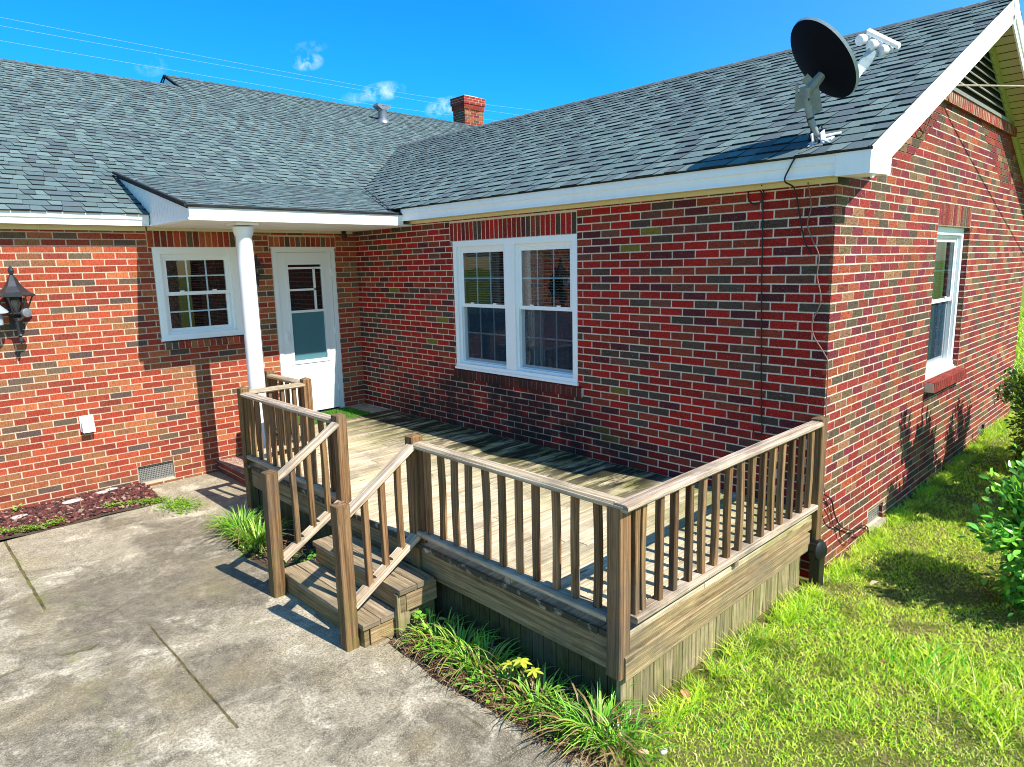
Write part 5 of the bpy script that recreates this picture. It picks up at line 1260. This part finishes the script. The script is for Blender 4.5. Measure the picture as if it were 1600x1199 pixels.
for i in range(4600):
    u_ = r.random()
    if u_ < .75:
        x = r.uniform(-6.2, -2.95); y = -.62+abs(r.gauss(0, .06)) - .05*math.sin(x*6); 
        if math.sin(x*9.3)+math.sin(x*4.1+1)+(.9 if x < -3.7 else .25) < 0: continue
        z_ = bedz(x, y)+r.uniform(.01, .04)
    elif u_ < .93: x = -2.80+r.gauss(0, .09); y = -.95+r.gauss(0, .13); z_ = PZ+r.uniform(.002, .022); 
    else: x = -2.93+r.gauss(0, .06); y = -.62+r.gauss(0, .05); z_ = PZ+r.uniform(.01, .03)
    a = r.uniform(0, 6.28); k = r.uniform(.6, 1.3); col = (.24*k, .42*k, .04*k) if r.random() < .7 else (.12*k, .30*k, .03*k)
    leaf_faces(wv, V((x, y, z_)), V((math.cos(a), math.sin(a), r.uniform(0, .5))), V((0, 0, 1)), r.uniform(.014, .038), r.uniform(.007, .017), col)
for (cx_, cy_) in ((-4.19, -1.9), (-4.2, -2.3), (-4.0, -2.55), (-3.25, -3.1), (-3.2, -3.2), (-4.22, -1.3)):
    for i in range(60):
        x, y = cx_+r.gauss(0, .035), cy_+r.gauss(0, .09); a = r.uniform(0, 6.28); k = r.uniform(.5, 1.1)
        leaf_faces(wv, V((x, y, PZ+.002)), V((math.cos(a), math.sin(a), .25)), V((0, 0, 1)), r.uniform(.006, .014), .004, (.22*k, .36*k, .05*k))
tag(wv.build('ground_weeds', m_leaf, loc=(-3.9, -.6, -.48)), 'low yellow-green weeds along the mulch edge and in the concrete joints', 'weeds', kind='stuff')
def rock(c, r_, sc, label, seed, mat=m_stone):
    bm = bmesh.new(); bmesh.ops.create_icosphere(bm, subdivisions=2, radius=1); rr_ = random.Random(seed)
    for v_ in bm.verts: k = 1+.18*mnoise.noise(v_.co*1.7+V((seed, 0, 0))); v_.co = V((v_.co.x*sc[0]*k, v_.co.y*sc[1]*k, v_.co.z*sc[2]*k))*r_
    me_ = bpy.data.meshes.new('stone'); bm.to_mesh(me_); bm.free(); me_.materials.append(mat); o = bpy.data.objects.new('stone', me_); o.location = c; COL.objects.link(o)
    a = me_.color_attributes.new('Col', 'FLOAT_COLOR', 'CORNER'); a.data.foreach_set('color', [1.]*4*len(me_.loops)); return tag(o, label, 'stone')
rock((-3.58, -.19, -.425), .06, (1.6, .8, .35), 'flat white stone lying on the red mulch in front of the brick', 1); rock((-4.02, -.24, -.448), .06, (1.5, 1.0, .25), 'flat grey stone half sunk in the mulch near the left edge', 2)
rock((-3.30, -.10, -.425), .045, (1.5, .7, .4), 'small pale stone by the wall in the middle of the mulch bed', 3); rock((-3.20, -.07, -.42), .04, (1.6, .7, .35), 'small dark-edged stone beside the wall vent end of the mulch', 4)
rock((-2.37, -6.43, -.485), .022, (1, .8, .6), 'tiny white pebble on the lawn below the deck corner', 5)
sk_ = MB(); sk_.beam((-3.55, -.42, -.49), (-3.55, -.42, -.36), .008, .008, upv=(0, 1, 0), ch=.001, col=(.6, .4, .3)); tag(sk_.build('garden_stake', m_rail, loc=(-3.55, -.42, -.49)), 'thin wooden stake standing in the mulch bed', 'stake')
def dry_leaf(c, s_, rot, col, label):
    mb = MB(); leaf_faces(mb, V(c), V((math.cos(rot), math.sin(rot), .25)), V((.1, .2, 1)), s_, s_*.7, col, fold=.6); return tag(mb.build('fallen_leaf', m_dry, loc=c), label, 'fallen leaf', 'fallen leaves')
dry_leaf((-1.94, -6.30, -.487), .075, 1.0, (.50, .26, .12), 'curled tan leaf on the grass beside the deck skirt'); dry_leaf((.1, -6.54, -.485), .08, -.5, (.50, .36, .22), 'pale brown leaf lying on the lawn opposite the drain pipe')
dry_leaf((-2.46, -6.42, -.475), .07, 1.8, (.55, .38, .22), 'curled pale leaf standing in the grass at the patio corner'); dry_leaf((-2.70, -4.80, PZ+.01), .06, .3, (.34, .13, .07), 'reddish brown leaf beside the bottom step')
dry_leaf((-.85, -6.95, -.485), .045, 2.2, (.30, .10, .08), 'small red-brown leaf in the middle of the lawn')

def shrub(name, c, rad, h, nl, leaf, cols_, seed, label, stems=16):
    r = random.Random(seed); c = V(c); root = tag(empty(name, c), label, 'shrub')
    st = MB(); lf = MB(); per = nl//(stems*6)
    for i in range(stems):
        a = 2*math.pi*i/stems+r.uniform(-.3, .3); lean = r.uniform(.05, 1.0); top = c+V((math.cos(a)*rad[0]*lean, math.sin(a)*rad[1]*lean, h*r.uniform(.72, 1.02)*(1.08-.35*lean*lean)))
        mid = c.lerp(top, .5)+V((0, 0, h*.1)); st.tube([c+V((math.cos(a)*.03, math.sin(a)*.03, 0)), mid, top], [.012, .008, .003], 5)
        for b_ in range(6):
            t = r.uniform(.05, 1.0); q = (c.lerp(mid, t*2) if t < .5 else mid.lerp(top, t*2-1)); a2 = r.uniform(0, 6.28); e_ = q+V((math.cos(a2)*rad[0]*.42, math.sin(a2)*rad[1]*.42, r.uniform(-.02, .16)*h)); 
            if t > .93: e_ = top
            st.tube([q, e_], [.004, .002], 4)
            for k in range(per):
                s_ = r.uniform(.25, 1.08); p = q.lerp(e_, s_)+V((r.gauss(0, .05), r.gauss(0, .05), r.gauss(0, .05))); p.z = max(p.z, c.z+.02)
                o_ = (p-(c+V((0, 0, h*.45)))); o_ = o_.normalized() if o_.length > .01 else V((0, 0, 1))
                d = (o_+V((r.gauss(0, .6), r.gauss(0, .6), r.gauss(.1, .5)))).normalized(); nn = (V((0, 0, 1))+V((r.gauss(0, .45), r.gauss(0, .45), 0))+o_*.3).normalized(); kk = r.uniform(.65, 1.3)
                col = r.choice(cols_); s2 = leaf*r.uniform(.65, 1.2)
                leaf_faces(lf, p, d, nn, s2, s2*.52, tuple(x*kk for x in col))
    st.build('stems', m_stem, root); lf.build('foliage', m_leaf, root); return root
shrub('shrub', (.60, -7.43, -.51), (.46, .42), .88, 5600, .064, [(.12, .40, .045), (.22, .56, .06), (.34, .66, .09), (.06, .24, .03)], 21, 'glossy green shrub at the right edge, nearer the camera')
shrub('shrub', (3.95, -6.93, -.44), (.72, .46), 1.25, 9000, .055, [(.10, .24, .025), (.20, .36, .035), (.34, .46, .06), (.05, .14, .02)], 22, 'dark rounded shrub beside the gable wall, further from the camera')
shrub('shrub', (2.65, -7.72, -.44), (1.05, .42), 2.1, 12000, .10, [(.07, .17, .02), (.13, .24, .03)], 23, 'tall shrub outside the right edge whose shadow falls on the gable wall')

# ------------------------------------------------------------ parked car far to the right
car = tag(empty('parked_car', (24.6, -4.3, gz(24, -4))), 'pale car parked on the grass beyond the end of the house', 'car')
cb = V(car.location); yawc = R(-52); ax = V((math.cos(yawc), math.sin(yawc), 0)); ay = V((-ax.y, ax.x, 0))
def cp(x, y, z): return cb+ax*x+ay*y+V((0, 0, z))
side = [(0, .35), (0, .75), (.12, .92), (.75, 1.0), (1.35, 1.42), (2.5, 1.46), (3.25, 1.02), (4.3, .9), (4.5, .65), (4.5, .32)]
b_ = MB(); 
for i in range(len(side)):
    p, q = side[i], side[(i+1) % len(side)]; tp = lambda z: .78 if z > 1.2 else .88
    b_.face([cp(p[0], -tp(p[1]), p[1]), cp(q[0], -tp(q[1]), q[1]), cp(q[0], tp(q[1]), q[1]), cp(p[0], tp(p[1]), p[1])])
for s_ in (-1, 1): b_.face([cp(x, s_*(.78 if z > 1.2 else .88), z) for x, z in (side if s_ == 1 else side[::-1])])
b_.build('body', m_carp, car)
b_ = MB()
for s_ in (-1, 1): b_.face([cp(x, s_*.9, z) if z < 1.2 else cp(x, s_*.80, z) for x, z in ((.95, 1.02), (1.42, 1.37), (2.42, 1.40), (2.95, 1.05))])
b_.face([cp(.80, -.7, 1.05), cp(1.30, -.66, 1.40), cp(1.30, .66, 1.40), cp(.80, .7, 1.05)]); b_.build('car_window', m_carg, car)
for wx in (.85, 3.6):
    for s_ in (-1, 1):
        t = MB(); t.lathe(cp(wx, s_*.80, .33), [(.33, -.1), (.33, .1)], 20, axis=ay); wo = t.build('wheel', m_tyre, car)
        t = MB(); t.lathe(cp(wx, s_*.91, .33), [(.2, -.01), (.18, .01)], 14, axis=ay); t.build('rim', m_rim2, wo)
for s_ in (-1, 1): t = MB(); t.obox(cp(-.01, s_*.68, .78), ax*.02, ay*.15, V((0, 0, .07))); t.build('tail_light', m_red, car)
